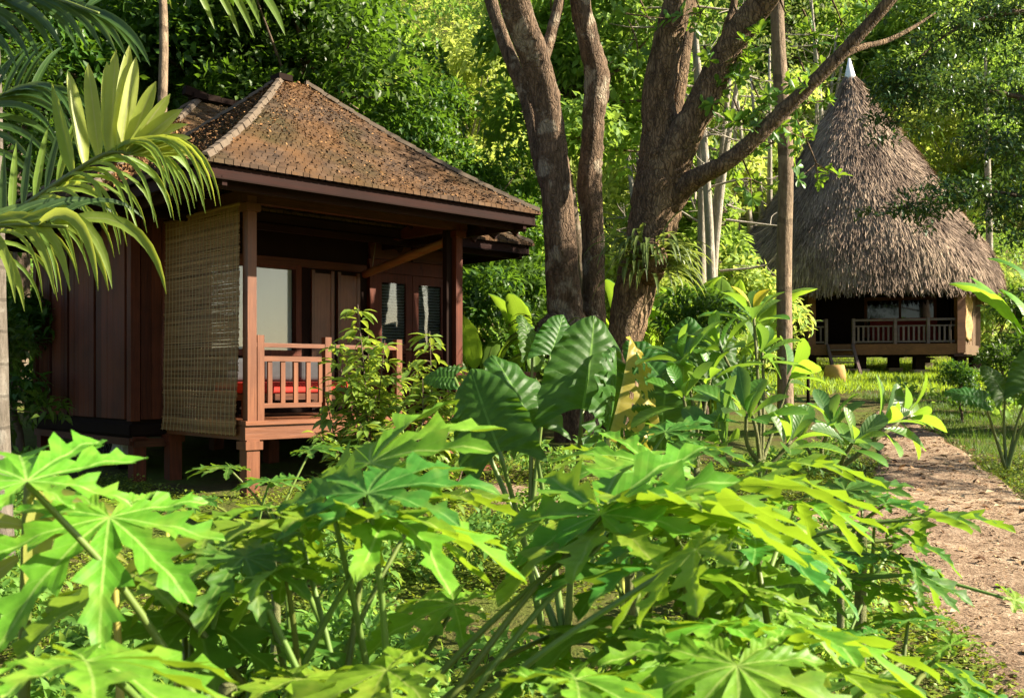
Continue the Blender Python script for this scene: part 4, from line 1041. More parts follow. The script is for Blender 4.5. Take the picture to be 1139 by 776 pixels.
tc = thing('ringed_tree', 'thin straight tan trunk with dark rings standing in front of the thatched hut', 'tree', tuple(gW(873, 16)))
obj('trunk', stem(off(tc, [gW(874, 16) - [0, 0, .3], W(873, 400, 16), W(872, 300, 16), W(874, 180, 16), W(868, 90, 15.9), W(864, 0, 15.8), W(862, -150, 15.7)]), [.14, .12, .122, .12, .115, .105, .08], rg, 12, .05, 6), M_barkC, tc)
hi_crown(tc, [W(862, -190, 15.7), W(900, -230, 15.2), W(820, -230, 16)], rg, 700)
for px, d, y0, r_, lab in ((180, 17, -60, .085, 'straight brown trunk rising behind the left end of the hut roof'), (228, 21, 10, .095, 'shorter leaning grey trunk behind the hut roof, right of the straight brown trunk')):
    q = gW(px, d); t_ = thing('slim_tree', lab, 'tree', tuple(q))
    k_ = 6 if px == 228 else 2
    obj('trunk', stem(off(t_, [q - [0, 0, .3], W(px - k_, 300, d), W(px, 130, d), W(px + (2 if px == 180 else 4), 40, d), W(px - 3, y0 - 40, d)]), [r_ * 1.1, r_, r_, r_ * .9, r_ * .6], rg, 9, .06, 5), M_barkC if px == 180 else M_barkpale, t_)
    hi_crown(t_, [W(px - 10, y0 - 100, d), W(px + 40, y0 - 60, d + .6), W(px - 50, y0 - 60, d)], rg, 900, .2, M_dense)

# ------------------------------------------------------------ individual background trees
BG = 'trees on the slope behind the huts'
def bgtree(ps, k, px, d, s, lab, rz): return place(ps[k % len(ps)], px2x(px, d), d, rz, s, lab, BG)
for i, (ps, px, d, s, lab) in enumerate([
    (P_dark, 20, 19, .95, 'dark leafy tree at the left edge behind the palm'),
    (P_dark, 95, 24, 1.0, 'dense dark tree rising behind the light palm frond'),
    (P_dark, 300, 22, 1.12, 'tall dark tree right behind the peak of the hut roof'),
    (P_dark, 372, 20.5, .92, 'dark glossy tree crown above the right slope of the hut roof'),
    (P_dark, 500, 20, .56, 'low dark tree between the hut roof and the forked trunk'),
    (P_mid, 215, 31, 1.1, 'mid green tree seen in the gap left of the hut peak'),
    (P_mid, 655, 22, .98, 'bright leafy tree crown behind the slender knobbed trunk'),
    (P_bri, 520, 38, 1.25, 'yellow green tree on the slope left of the forked trunk'),
    (P_bri, 455, 46, 1.3, 'farther light green tree above the right side of the hut roof'),
    (P_bri, 735, 33, 1.0, 'light green tree behind the splitting brown trunk'),
    (P_bri, 800, 40, 1.2, 'yellow green tree on the slope between brown trunk and ringed trunk'),
    (P_mid, 880, 46, 1.3, 'green tree far behind the left flank of the thatched roof'),
    (P_mid, 1010, 44, 1.25, 'green tree behind the right flank of the thatched roof'),
    (P_bri, 1075, 40, 1.0, 'light green tree right of the thatched roof behind the pale trunk'),
    (P_mid, 1150, 37, 1.1, 'green tree at the right edge far behind the thatched hut'),
    (P_bri, 600, 52, 1.35, 'hazy light tree high on the slope above the forked trunks'),
    (P_mid, 945, 58, 1.4, 'distant green tree above the white tip of the thatched roof'),
    (P_dark, -40, 15, .62, 'low dark tree left of the palm trunk'),
    (P_mid, 360, 40, 1.35, 'mid green tree high behind the dark crowns over the hut'),
]):
    bgtree(ps, i, px, d, s, lab, i * 1.3)
for i, (px, d, s, lab) in enumerate([(783, 21, .95, 'pale bare multi stemmed tree right of the big brown trunk'), (728, 30, 1.1, 'bare twiggy tree behind the big brown trunk'), (845, 33, 1.1, 'bare pale tree just left of the ringed trunk'), (910, 42, 1.2, 'bare twiggy tree behind the thatched roof')]):
    place(P_bare, px2x(px, d), d, i * 2.1, s, lab, 'bare pale trees')
q = gW(1100, 33); t_ = thing('pale_trunk_tree', 'slim whitish trunk standing right of the thatched hut', 'tree', tuple(q))
obj('trunk', stem(off(t_, [q - [0, 0, .3], W(1101, 300, 33), W(1098, 160, 33), W(1096, 60, 33)]), [.13, .12, .1, .05], rg, 8, .05, 5), M_barkpale, t_)
hi_crown(t_, [W(1096, 60, 33), W(1120, 90, 33), W(1070, 110, 33.5), W(1100, 150, 33)], rg, 2600, .2, M_mid, 1.0)
for i, (px, d, s, lab) in enumerate([(556, 27, 1.35, 'small palm with arching fronds on the slope left of the forked trunk'), (480, 33, 1.2, 'small palm above the right slope of the hut roof'), (1060, 34, .9, 'small palm low beside the thatched hut')]):
    place(P_palm, px2x(px, d), d, i * 1.9, s, lab, 'small palms on the slope')
for i, (k, px, d, s, lab) in enumerate([
    (0, 540, 15.2, .85, 'banana plant right of the verandah corner post'), (1, 590, 16.5, 1.0, 'banana plant behind the foot of the forked trunk'),
    (0, 792, 17.5, 1.2, 'bright banana plant in the sun right of the brown trunk'), (1, 760, 20, 1.1, 'banana plant behind the strap leaved fern'),
    (0, 822, 22, 1.15, 'banana plant beside the left flank of the thatched roof'), (1, 1168, 19, 1.3, 'tall banana plant at the right edge by the thatched hut'),
    (1, 690, 18, 1.05, 'banana plant between the slender trunk and the brown trunk')]):
    place(P_ban[k], px2x(px, d), d, i * 1.7 + .4, s, lab, 'banana plants')
for i, (p_, px, d, s, lab) in enumerate([
    (P_bush, 525, 17, 1.3, 'dark bush just behind the right verandah post'), (P_bush, 575, 19, 1.5, 'dark bush under the small rear roof corner'),
    (P_bush, 625, 17.5, .9, 'dark bush behind the forked trunk'), (P_bush, 785, 15.5, 1.1, 'dark bush left of the ringed trunk'),    (P_bush, 22, 13.5, 1.15, 'dark bush at the left end of the hut wall'), (P_bush, -30, 11, 1.0, 'dark bush beside the grey palm trunk'),
    (P_bush, 1135, 24, 1.2, 'round dark bush at the right edge of the lawn'), (P_bush, 1112, 17.5, .62, 'low dark bush right of the path'), (P_bush, 1165, 15, .75, 'low bush at the right edge over the grass'),
    (P_bushl, 742, 19, 1.3, 'bright bush behind the brown trunk'), (P_bushl, 835, 26, 1.7, 'sunlit bush by the left flank of the thatched roof'), (P_bushl, 700, 27, 1.9, 'sunlit bush between slender and brown trunks'),
    (P_bushl, 1120, 32, 1.5, 'sunlit bush behind the right side of the thatched hut'), (P_bushl, 545, 24, 1.9, 'yellow green bush above the rear roof corner'), (P_bush, 1070, 16, .5, 'lowest dark bush on the right bank of the path')]):
    place(p_, px2x(px, d), d, i * 1.1, s, lab, 'bushes around the huts')
for i, (px, d, s, lab) in enumerate([(570, 23, 1.1, 'small tree beside the forked trunk'), (770, 27, 1.3, 'small tree behind the pale bare stems'), (500, 26, 1.25, 'small tree behind the right end of the hut roof')]):
    place(P_small, px2x(px, d), d, i * 2.3, s, lab, 'small trees')

# ------------------------------------------------------------ the wooded hillside as one mass
rg = np.random.default_rng(71); blobs = []; tone = []
for k in range(620):
    d = 46 + 100 * rg.random() ** 1.3; x = rg.uniform(-.75, .75) * d * 1.05
    r_ = rg.uniform(1.8, 3.6); z = float(H(x, d)) + rg.uniform(1.0, 5.5)
    for j in range(4): blobs.append((x + rg.normal(0, r_ * .5), d + rg.normal(0, r_ * .5), z + rg.normal(0, r_ * .5), r_ * rg.uniform(.4, .75)))
nb = len(blobs)
for mname, sel in (('light', 0), ('mid', 1)):
    bl = [b for i, b in enumerate(blobs) if ((i // 4) % 5 < 3) == (sel == 0)]
    o = obj('hillside_forest', crown('hillside_forest', rg, bl, 120000, .46, RH, .4), M_bright if sel == 0 else M_mid)
    props(o, 'sunlit light green mass of trees covering the far hillside' if sel == 0 else 'darker green crowns mixed through the far hillside forest', None, None, 'stuff')
# understorey that fills the slope just behind the huts
bl = []
for k in range(420):
    d = rg.uniform(17, 46); x = rg.uniform(-.62, .62) * d
    if (x - 10.5) ** 2 + (d - 30) ** 2 < 36 or (6.5 < x < 26 and d < 39 and d > 20): continue
    if -9 < x < 2.5 and d < 18.5: continue
    if on_path(np.array([x]), np.array([d]), 1.0)[0]: continue
    s_ = np.clip((d - 15) / 14, .35, 1.2); bl.append((x, d, float(H(x, d)) + rg.uniform(0, .9) * s_, rg.uniform(.5, 1.1) * s_ + .15))
o = obj('undergrowth', crown('undergrowth', rg, bl, 90000, .22, LF, .3), M_mid); props(o, 'mixed green undergrowth on the slope behind the huts', None, None, 'stuff')

# ------------------------------------------------------------ overhanging tree at the top right
to = thing('overhanging_tree', 'dark small leaved tree leaning in from the right over the thatched hut', 'tree', gp(9.4, 14.2)); t0 = np.array(to.location)
obj('trunk', stem([np.array([0, 0, -.3]), np.array([0, 0, 2]), np.array([-.2, 0, 4.5]), np.array([.1, .1, 7]), np.array([-.3, 0, 9])], [.3, .24, .2, .15, .08], rg), M_barkdim, to)
brs = [([(1300, 120, 14.2), (1200, 45, 14.0), (1139, 14, 13.8), (1070, 30, 13.6), (1025, 62, 13.4), (985, 110, 13.3)], .07),
       ([(1300, 170, 14.2), (1190, 125, 13.8), (1120, 105, 13.6), (1060, 98, 13.4), (1020, 96, 13.2), (985, 135, 13.2)], .05),
       ([(1310, 260, 14.2), (1200, 240, 13.9), (1120, 215, 13.6), (1060, 215, 13.4), (1000, 232, 13.3)], .05),
       ([(1300, 60, 14.2), (1220, -20, 14.3), (1130, -40, 14.2), (1040, -10, 14)], .06),
       ([(1300, 200, 14.2), (1210, 190, 14.6), (1130, 165, 14.4), (1090, 150, 14.2)], .04)]
cen = []
for pts, r_ in brs:
    Pw = [W(*p_) - t0 for p_ in pts]; lm_ = MB(); lm_.tube(Pw, [r_, r_ * .7, r_ * .3, .006], 7, rg, .1, sub=5); lb = lm_
    S_ = spline(Pw, 8)
    for q in S_[8:]:
        for k in range(2):
            e = q + rdir(rg, 1)[0] * [.5, .5, .32] * rg.uniform(.3, 1.0) + [0, 0, -.06]; lb.tube([q, (q + e) / 2 + [0, 0, .05], e], [.008, .006, .003], 3, cap=False); cen.append((*e, rg.uniform(.14, .3)))
    obj('limb', lm_, M_barkdim, to)
for px, py, r_ in ((1110, 40, .5), (1139, 75, .55), (1120, 170, .5), (1139, 215, .6), (1085, 60, .4), (1060, 120, .35), (1100, 255, .35), (1139, 270, .4), (1040, 20, .4), (985, 15, .3), (1090, 10, .5), (1139, 10, .6), (1165, 120, .6), (1170, 250, .6)):
    cen.append((*(W(px, py, 13.8) - t0), r_))
bl = []  # out-of-view leaf clumps and limbs added to dapple the path with shade
for k in range(15):
    z_ = rg.uniform(4.6, 7.0); q = np.array([rg.uniform(2.8, 5.6) + (z_ - .5) / .6, rg.uniform(8.2, 12.2), z_]) - t0; bl.append((*q, rg.uniform(.4, .75)))
    lm_ = MB(); s0 = np.array([-.1, .05, rg.uniform(4, 7)]); lm_.tube([s0, (s0 + q) / 2 + [0, 0, .3], q], [.06, .04, .012], 6, rg, .1, sub=5); obj('limb', lm_, M_barkdim, to)
obj('crown', crown('crown', rg, bl, 1500, .17, LF, .3, .9, .6), M_mid, to)
obj('crown', crown('crown', rg, cen, 15000, .095, LF, .3, .9, .6), foliage('small_shaded_leaf', (.018, .045, .012), (.055, .1, .028), (.12, .2, .03), .25, .4, .45), to)  # leaf colour darkened for the canopy's shaded, backlit look

# ------------------------------------------------------------ lawn and grass
def grass(name, label, xy, L, mat, rng, wd=.022):
    n = len(xy); O = np.stack([xy[:, 0], xy[:, 1], H(xy[:, 0], xy[:, 1]) - .005], -1)
    D = unit(rng.normal(0, .45, (n, 3)) + [0, 0, 1.0]); N = rdir(rng, n) * [1, 1, .2]
    o = obj(name, leaf_mesh(name, (np.array([(-wd, 0, 0), (wd, 0, 0), (wd * .6, .6, .06), (-wd * .6, .6, .06), (0, 1, .2)]), np.array([(0, 1, 2), (0, 2, 3), (3, 2, 4)]), np.zeros((5, 2))), O, D, N, L * rng.uniform(.5, 1.3, n), rng.random(n)), mat)
    return props(o, label, None, None, 'stuff')
M_lawn = foliage('lawn_blade', (.10, .20, .015), (.20, .33, .03), (.46, .62, .03), .4, .5, .3, objvar=0)
M_grass = foliage('shaded_grass_blade', (.03, .075, .014), (.08, .15, .028), (.2, .34, .03), .3, .5, .3, objvar=0)  # shade on the path bank put into a darker blade green
xy = np.stack([rg.uniform(5.0, 25, 80000), rg.uniform(21, 40, 80000)], -1); xy = xy[~on_path(xy[:, 0], xy[:, 1], -.05)]
grass('lawn', 'bright lawn around and under the thatched hut', xy, .16, M_lawn, rg, .05)
xy = np.stack([rg.uniform(3.5, 11, 60000), rg.uniform(6.0, 21, 60000)], -1); c_ = np.interp(xy[:, 1], PATH1[0][:, 1], PATH1[0][:, 0]); xy = xy[(xy[:, 0] > c_ + .3) & ~on_path(xy[:, 0], xy[:, 1], -.03)]
grass('grass', 'dim short grass on the right bank of the path', xy, .10, M_grass, rg, .04)
# ------------------------------------------------------------ papaya plants in front
M_papaya = foliage('papaya_leaf', (.085, .215, .014), (.18, .335, .027), (.42, .64, .03), .28, .5, .25, (7, 2.2, .05, .045), (.30, .42, .09), .18, ((.19, .29, .03), 2.6), .15)
M_papdark = foliage('papaya_leaf_dark', (.034, .13, .016), (.085, .22, .028), (.28, .46, .03), .36, .5, .25, (7, 2.2, .05, .045), (.18, .32, .07), .2, ((.14, .24, .04), 2.6), .15)  # darker green version of the papaya leaf
M_stalk = foliage('papaya_stalk', (.10, .16, .03), (.17, .22, .05), (.3, .4, .06), .1, .45, .4)
M_stalky = foliage('papaya_stalk_yellow', (.34, .33, .06), (.46, .42, .10), (.4, .4, .06), .1, .45, .4)
M_stemg = bark('papaya_stem', (.10, .12, .04), (.2, .2, .09), (.28, .26, .16), .4, 2.0)
def papaya_leaf(seed):
    rng = np.random.default_rng(seed); V = []; U = []; Fc = []
    ang = [0, 37, -37, 73, -73, 109, -109, 143, -143]; LEN = [1, .97, .95, .86, .88, .7, .68, .46, .48]
    for a, L in zip(ang, LEN):
        a = R(a + rng.normal(0, 1.0)); L *= rng.uniform(.92, 1.05)
        tn = math.tan(R(18.4)); mids = np.array([0, .10, .22, .34, .42, .49, .56, .63, .70, .78, .85, .92, 1.0])
        mar = []
        for sg in (-1, 1):
            j = lambda s=.02: rng.normal(0, s)
            s1, s2, s3 = .20 + j(.03), .15 + j(.025), .075 + j(.015)
            m = [(0, .0), (.10, .10 * tn), (.22, .22 * tn), (.36, .36 * tn), (.42, .075 + j(.008)), (.53 + j(), .165 + j(.015)), (.65 + j(), s1), (.63, .082 + j(.01)), (.70, .065 + j(.008)), (.83 + j(), s2), (.84, .08), (.95 + j(.01), s3), (1.0, 0)]
            mar.append(m)
        b = len(V); dx, dy = math.sin(a), math.cos(a); dr = rng.uniform(.15, .5); tw = rng.normal(0, .12); ph = rng.uniform(0, 6)
        for k, t_ in enumerate(mids):
            for f, sg in ((-1, 0), (-.5, 0), (0, 0), (.5, 1), (1, 1)):
                mt, mw = mar[sg][k]
                tt = t_ + (mt - t_) * abs(f); w_ = mw * f
                s = tt * L; lw = w_ * L
                x, y = s * dx + lw * dy, s * dy - lw * dx
                g_ = np.clip((tt - .3) / .3, 0, 1)
                z = .38 * abs(lw) - dr * s * s + g_ * (tw * lw + .018 * math.sin(tt * 15 + ph + f)) + .05 * s
                V.append((x, y, z)); U.append((w_ / .2, tt))
        for k in range(len(mids) - 1):
            for c in range(4):
                i = b + k * 5 + c; Fc.append((i, i + 1, i + 6, i + 5))
    V = np.array(V); return np_mesh('papaya_leaf', V, np.array(Fc), np.array(U), np.repeat(np.clip(rng.normal(.5, .18, 9), 0, 1), len(mids) * 5), True)
PL = {}
for m_ in (M_papaya, M_papdark):
    for s in range(6):
        me = papaya_leaf(100 + s); me.materials.append(m_); PL[(m_.name, s)] = me
def frame(D, N):
    D = Vector(D).normalized(); S_ = D.cross(Vector(N)).normalized(); N = S_.cross(D)
    return Matrix((S_, D, N)).transposed()
def papaya(label, base, apex, leaves, dark=False, stem_r=.022, yellow=(), rng=np.random.default_rng(5)):
    base = np.array(base); apex = np.array(apex); t_ = thing('papaya_plant', label, 'papaya plant', tuple(base), 0, 'papaya plants')
    m = (base + apex) / 2 + rng.normal(0, .02, 3)
    st = MB(); st.tube([base - base - [0, 0, .1], m - base, apex - base, apex - base + (apex - m) * .12], [stem_r * 1.3, stem_r * 1.1, stem_r * .9, stem_r * .5], 9, rng, .06, sub=5)
    obj('stem', st, M_stemg, t_)
    leaves = list(leaves)
    for px, py, d, Rr, yaw, droop, roll, *dk in leaves[:5]:
        ex, ey = px + rng.normal(0, 60), py + rng.uniform(20, 110)
        if (450 < ex < 640 and 560 < ey < 715) or (ex < 130 and 540 < ey < 690): continue
        leaves.append((ex, ey, max(1.3, d - rng.uniform(.0, .4)), Rr * rng.uniform(.5, .8), yaw + rng.normal(0, 70), droop + rng.uniform(0, 25), rng.normal(0, 14), rng.random() < .5))
    for i, lf in enumerate(leaves):
        px, py, d, Rr, yaw, droop, roll = lf[:7]; dk = lf[7] if len(lf) > 7 else dark
        hub = W(px, py, d); y_, p_ = R(yaw), R(-droop)
        D = Vector((math.cos(y_) * math.cos(p_), math.sin(y_) * math.cos(p_), math.sin(p_)))
        N0 = Vector((-math.cos(y_) * math.sin(p_), -math.sin(y_) * math.sin(p_), math.cos(p_)))
        N = Matrix.Rotation(R(roll), 3, D) @ N0
        o = obj('leaf', PL[((M_papdark if dk else M_papaya).name, (i * 5 + int(px)) % 6)], None, t_)
        M_ = frame(D, N).to_4x4(); M_.translation = Vector(hub - base)
        o.matrix_basis = M_ @ Matrix.Scale(Rr * .76, 4)
        a = apex + np.array([rng.uniform(-.16, .16), rng.uniform(-.1, .2), -.06 * (i % 4)]); L_ = np.linalg.norm(hub - a)
        mid = (a + hub) / 2 + np.array([0, 0, .10 * L_]) - np.array(N) * .05 * L_
        mb = MB(); mb.tube([a - base, mid - base, hub - base - np.array(N) * .004], [.0085, .0065, .005], 7, sub=6)
        obj('leaf_stalk', mb, M_stalky if i in yellow else M_stalk, t_)
    return t_
def G(px, d): return np.array(gp(px2x(px, d), d))
papaya('bright papaya plant at the left bottom with big jagged leaves close to the camera', G(215, 1.75), W(250, 800, 1.8), [
    (30, 535, 1.6, .31, 120, -24, -4), (122, 575, 1.75, .33, 285, 30, 0), (235, 600, 2.1, .36, 30, 6, -10), (185, 575, 2.3, .32, 150, 0, 4),
    (95, 735, 1.35, .34, 10, 6, -8), (215, 685, 2.0, .33, 300, 18, 0, True), (300, 700, 2.1, .32, 10, 12, 0, True), (330, 755, 1.7, .32, 0, 5, -5), (150, 640, 1.9, .34, 200, 12, 0)], yellow=(1, 2, 3))
papaya('bright papaya plant left of the centre holding its leaves in front of the verandah steps', G(355, 1.9), W(366, 830, 1.95), [
    (372, 572, 1.9, .40, 5, 3, -12), (412, 515, 2.1, .43, 60, -34, -10), (330, 580, 2.1, .34, 165, 4, 8), (300, 565, 2.4, .32, 120, 2, 0), (435, 575, 1.9, .36, 340, 8, -6),
    (275, 600, 2.0, .33, 215, 10, 8), (470, 555, 2.35, .33, 20, -4, -10)])
papaya('papaya plant in the middle with a long slanting green stem and jagged leaves', G(455, 1.7), W(440, 850, 1.75), [
    (668, 572, 2.0, .44, 75, -30, -14), (672, 585, 2.02, .36, 215, 12, 8), (705, 565, 2.05, .46, 0, -2, -18), (505, 672, 2.2, .30, 170, 4, -12), (622, 700, 2.15, .30, 15, 10, -10), (430, 745, 1.6, .3, 190, 10, 0), (640, 755, 1.6, .34, 20, 6, -5)], yellow=())
papaya('tall papaya plant right of centre whose pale leaves stretch towards the path', G(780, 2.3), W(770, 690, 2.35), [
    (742, 556, 2.2, .46, 350, -2, -20), (800, 545, 2.5, .46, 15, -10, -16), (725, 520, 2.7, .36, 120, -30, 0), (850, 520, 2.9, .40, 20, -12, -10), (840, 600, 2.4, .36, 330, 14, -6, True), (800, 640, 2.5, .32, 270, 30, 0, True), (885, 560, 2.9, .36, 350, 5, -10)])
papaya('low papaya plant at the bottom right with leaves spread flat', G(830, 1.9), W(835, 790, 1.9), [
    (795, 695, 1.9, .36, 180, 6, 8), (880, 700, 2.0, .40, -5, 6, -14), (830, 655, 2.3, .32, 90, -12, 0), (740, 740, 1.75, .32, 195, 12, 6), (930, 745, 1.9, .34, 350, 14, -6), (820, 740, 1.6, .3, 260, 25, 0), (700, 690, 2.0, .32, 180, 5, 5, True)])
papaya('slim dark papaya plant beside the path with leaves reaching over the gravel', G(845, 3.3), W(840, 618, 3.3), [
    (1025, 575, 3.2, .36, 0, -4, -18, True), (1000, 618, 3.2, .30, 340, 22, -10, True), (940, 545, 3.5, .34, 40, -14, 0, True), (900, 590, 3.4, .32, 330, 8, 0, True), (780, 585, 3.3, .3, 180, 8, 0), (820, 560, 3.6, .32, 110, -14, 0), (880, 640, 3.2, .28, 290, 30, 0, True)], stem_r=.03)
papaya('thin papaya seedling with two bare stalks in the mossy ground by the path', G(962, 3.6), W(958, 600, 3.6), [
    (985, 560, 3.6, .3, 40, -8, 0, True), (930, 600, 3.6, .26, 190, 12, 0, True), (1010, 600, 3.5, .26, 340, 14, 0, True), (960, 550, 3.8, .3, 100, -10, 0, True)], stem_r=.022)
papaya('small dark papaya plant low at the right bottom edge of the path', G(1000, 2.9), W(1000, 745, 2.9), [
    (1030, 735, 2.9, .26, 0, 10, -10, True), (960, 705, 2.9, .26, 160, 2, 0, True), (1010, 690, 3.1, .24, 80, -8, 0, True), (1080, 765, 2.8, .24, 350, 14, 0, True), (970, 755, 2.6, .26, 220, 14, 0, True)], stem_r=.015)
papaya('small pale papaya behind the middle plants under the big ruffled leaves', G(700, 3.6), W(700, 610, 3.6), [
    (690, 515, 3.4, .30, 200, -18, -10), (650, 545, 3.3, .3, 170, 0, 0), (740, 480, 3.9, .32, 60, -20, 0, True), (620, 575, 3.3, .28, 190, 10, 0), (770, 500, 3.8, .3, 10, -8, 0, True)], stem_r=.02)
papaya('dark papaya plant below the bamboo blind at the foot of the hut', G(300, 4.6), W(300, 590, 4.6), [
    (300, 535, 4.6, .3, 100, -8, 0, True), (255, 520, 4.7, .28, 170, -4, 0, True), (345, 500, 4.8, .3, 30, -14, 0, True), (370, 540, 4.5, .3, 350, 4, 0, True), (225, 555, 4.4, .28, 200, 8, 0, True)], stem_r=.02)

# ------------------------------------------------------------ giant ruffled taro leaves
M_taro = foliage('taro_leaf', (.019, .07, .009), (.045, .14, .017), (.24, .46, .02), .3, .48, .25, (9, 2.2, .03, .03), (.14, .30, .05), .15, ((.05, .13, .02), 3.5), .5)
M_taroy = foliage('taro_leaf_yellowed', (.40, .38, .04), (.55, .50, .08), (.75, .7, .08), .55, .45, .4, (9, 2.2, .05, .05), (.5, .5, .12), .05)
def taro(seed, mat, holes=0.0, half=None):
    rng = np.random.default_rng(seed); nr, ncol = 82, 21; V = []; U = []
    for i in range(nr):
        t_ = i / (nr - 1)
        for j in range(ncol):
            f = -1 + 2 * j / (ncol - 1); af = abs(f)
            Wd = .51 * (1 - t_) ** .62 * (.80 + .95 * t_ - .25 * t_ * t_)
            y = t_ - .30 * af ** 1.6 * (1 - t_) ** 1.2; x = f * Wd
            z = .26 * abs(x) - .22 * t_ * t_ - .10 * af ** 2 + af ** 2.4 * (.03 + .02 * math.sin(t_ * 17 + seed * 2 + (2 if f > 0 else 0))) * math.sin(t_ * 40 + 2.6 * math.sin(t_ * 9 + seed) + (1.3 if f > 0 else 0)) + .006 * min(1, af * 4) * math.cos(2 * math.pi * (t_ * 9 - af * 2.2 + .5))
            V.append((x * (1 + .03 * math.sin(t_ * 33) * af), y, z)); U.append((f, t_))
    Fc = []
    for i in range(nr - 1):
        for j in range(ncol - 1):
            if holes:
                f = -1 + 2 * (j + .5) / (ncol - 1); v_ = (i / nr * 9 - abs(f) * 2.2) % 1
                if .2 < v_ < .8 and abs(f) > .18 and (math.sin(int(i / nr * 9 - abs(f) * 2.2 + 9) * 12.9 + int(abs(f) * 13) * 78.2 + seed) * 437.5) % 1 < holes: continue
            if half == 'l' and j >= ncol // 2: continue
            if half == 'r' and j < ncol // 2: continue
            k = i * ncol + j; Fc.append((k, k + 1, k + ncol + 1, k + ncol))
    me = np_mesh('taro_leaf', np.array(V), np.array(Fc), np.array(U), np.clip(np.repeat(rng.normal(.5, .1, nr), ncol), 0, 1), True); me.materials.append(mat); return me
def add_leaf(t_, me, hub, D, N, s, foot, stalk_mat, r_=.016, label=None):
    base = np.array(t_.location); o = obj('leaf', me, None, t_)
    if label: o['label'] = label
    M_ = frame(D, N).to_4x4(); M_.translation = Vector(hub - base); o.matrix_basis = M_ @ Matrix.Scale(s, 4)
    foot = np.array(foot); mb = MB(); mid = (hub + foot) / 2 + np.array([0, .05, .06]); mb.tube([foot - base, mid - base, hub - base], [r_ * 1.5, r_, r_ * .7], 8, sub=6)
    obj('leaf_stalk', mb, stalk_mat, t_); return o
tr1 = thing('taro_plant', 'giant taro plant with huge dark green ruffled leaves in front of the tree trunks', 'taro plant', tuple(G(630, 5.5)))
ft = G(630, 5.5)
add_leaf(tr1, taro(1, M_taro), W(648, 455, 5.35), (.20, .25, 1), (.18, -1, .10), .57, ft, M_stalk)
add_leaf(tr1, taro(2, M_taro), W(556, 502, 5.2), (-.40, .25, 1), (-.22, -1, .22), .50, ft + [-.1, 0, 0], M_stalk)
add_leaf(tr1, taro(3, M_taro), W(592, 475, 5.6), (-.40, .15, 1), (.55, -.85, .1), .48, ft, M_stalk)
add_leaf(tr1, taro(4, M_taro), W(505, 420, 5.9), (-.9, .2, .1), (.1, -.9, .6), .20, ft, M_stalk)
tr2 = thing('taro_plant', 'taro plant with one yellowed insect eaten leaf full of holes', 'taro plant', tuple(G(700, 5.4)))
ft = G(700, 5.4)
add_leaf(tr2, taro(5, M_taroy, .5, 'r'), W(676, 488, 5.25), (.33, .2, 1), (.32, -.95, .12), .60, ft, M_stalky, label='yellowed half leaf full of holes')
add_leaf(tr2, taro(5, M_taro, .35, 'l'), W(674, 488, 5.26), (.33, .2, 1), (.85, -.55, .1), .50, ft, M_stalk)
add_leaf(tr2, taro(6, M_taro, .06), W(735, 500, 5.6), (.1, .3, 1), (-.3, -1, .2), .50, ft, M_stalk)
for px, d, lab, spec in ((590, 8.6, 'dark taro plant with one bright leaf beside the foot of the blotched forked trunk', [(592, 392, (-.1, .2, 1), (.8, -.7, .1), .36), (612, 395, (.4, .3, 1), (.3, -1, .1), .42)]),
                         (760, 9.5, 'dark taro plant below the brown trunk behind the yellowed leaf', [(760, 410, (.1, .2, 1), (-.3, -1, .2), .55), (735, 420, (-.6, .2, .8), (0, -1, .5), .5), (785, 415, (.6, .2, .8), (.2, -1, .4), .5)]),
                         (1120, 11.5, 'dark taro plant at the right edge over the shaded grass', [(1118, 440, (-.3, .2, .8), (.2, -1, .4), .42), (1145, 435, (.3, .2, 1), (-.2, -1, .2), .6), (1095, 445, (-.9, .1, .4), (.1, -.7, .9), .42), (1150, 455, (.5, -.3, .5), (.1, -.8, .8), .5)])):
    t_ = thing('taro_plant', lab, 'taro plant', tuple(G(px, d))); f_ = G(px, d)
    for k, (x_, y_, D_, N_, s_) in enumerate(spec): add_leaf(t_, taro(20 + k, M_taro), W(x_, y_, d - .05 * k), D_, N_, s_, f_, M_stalk)

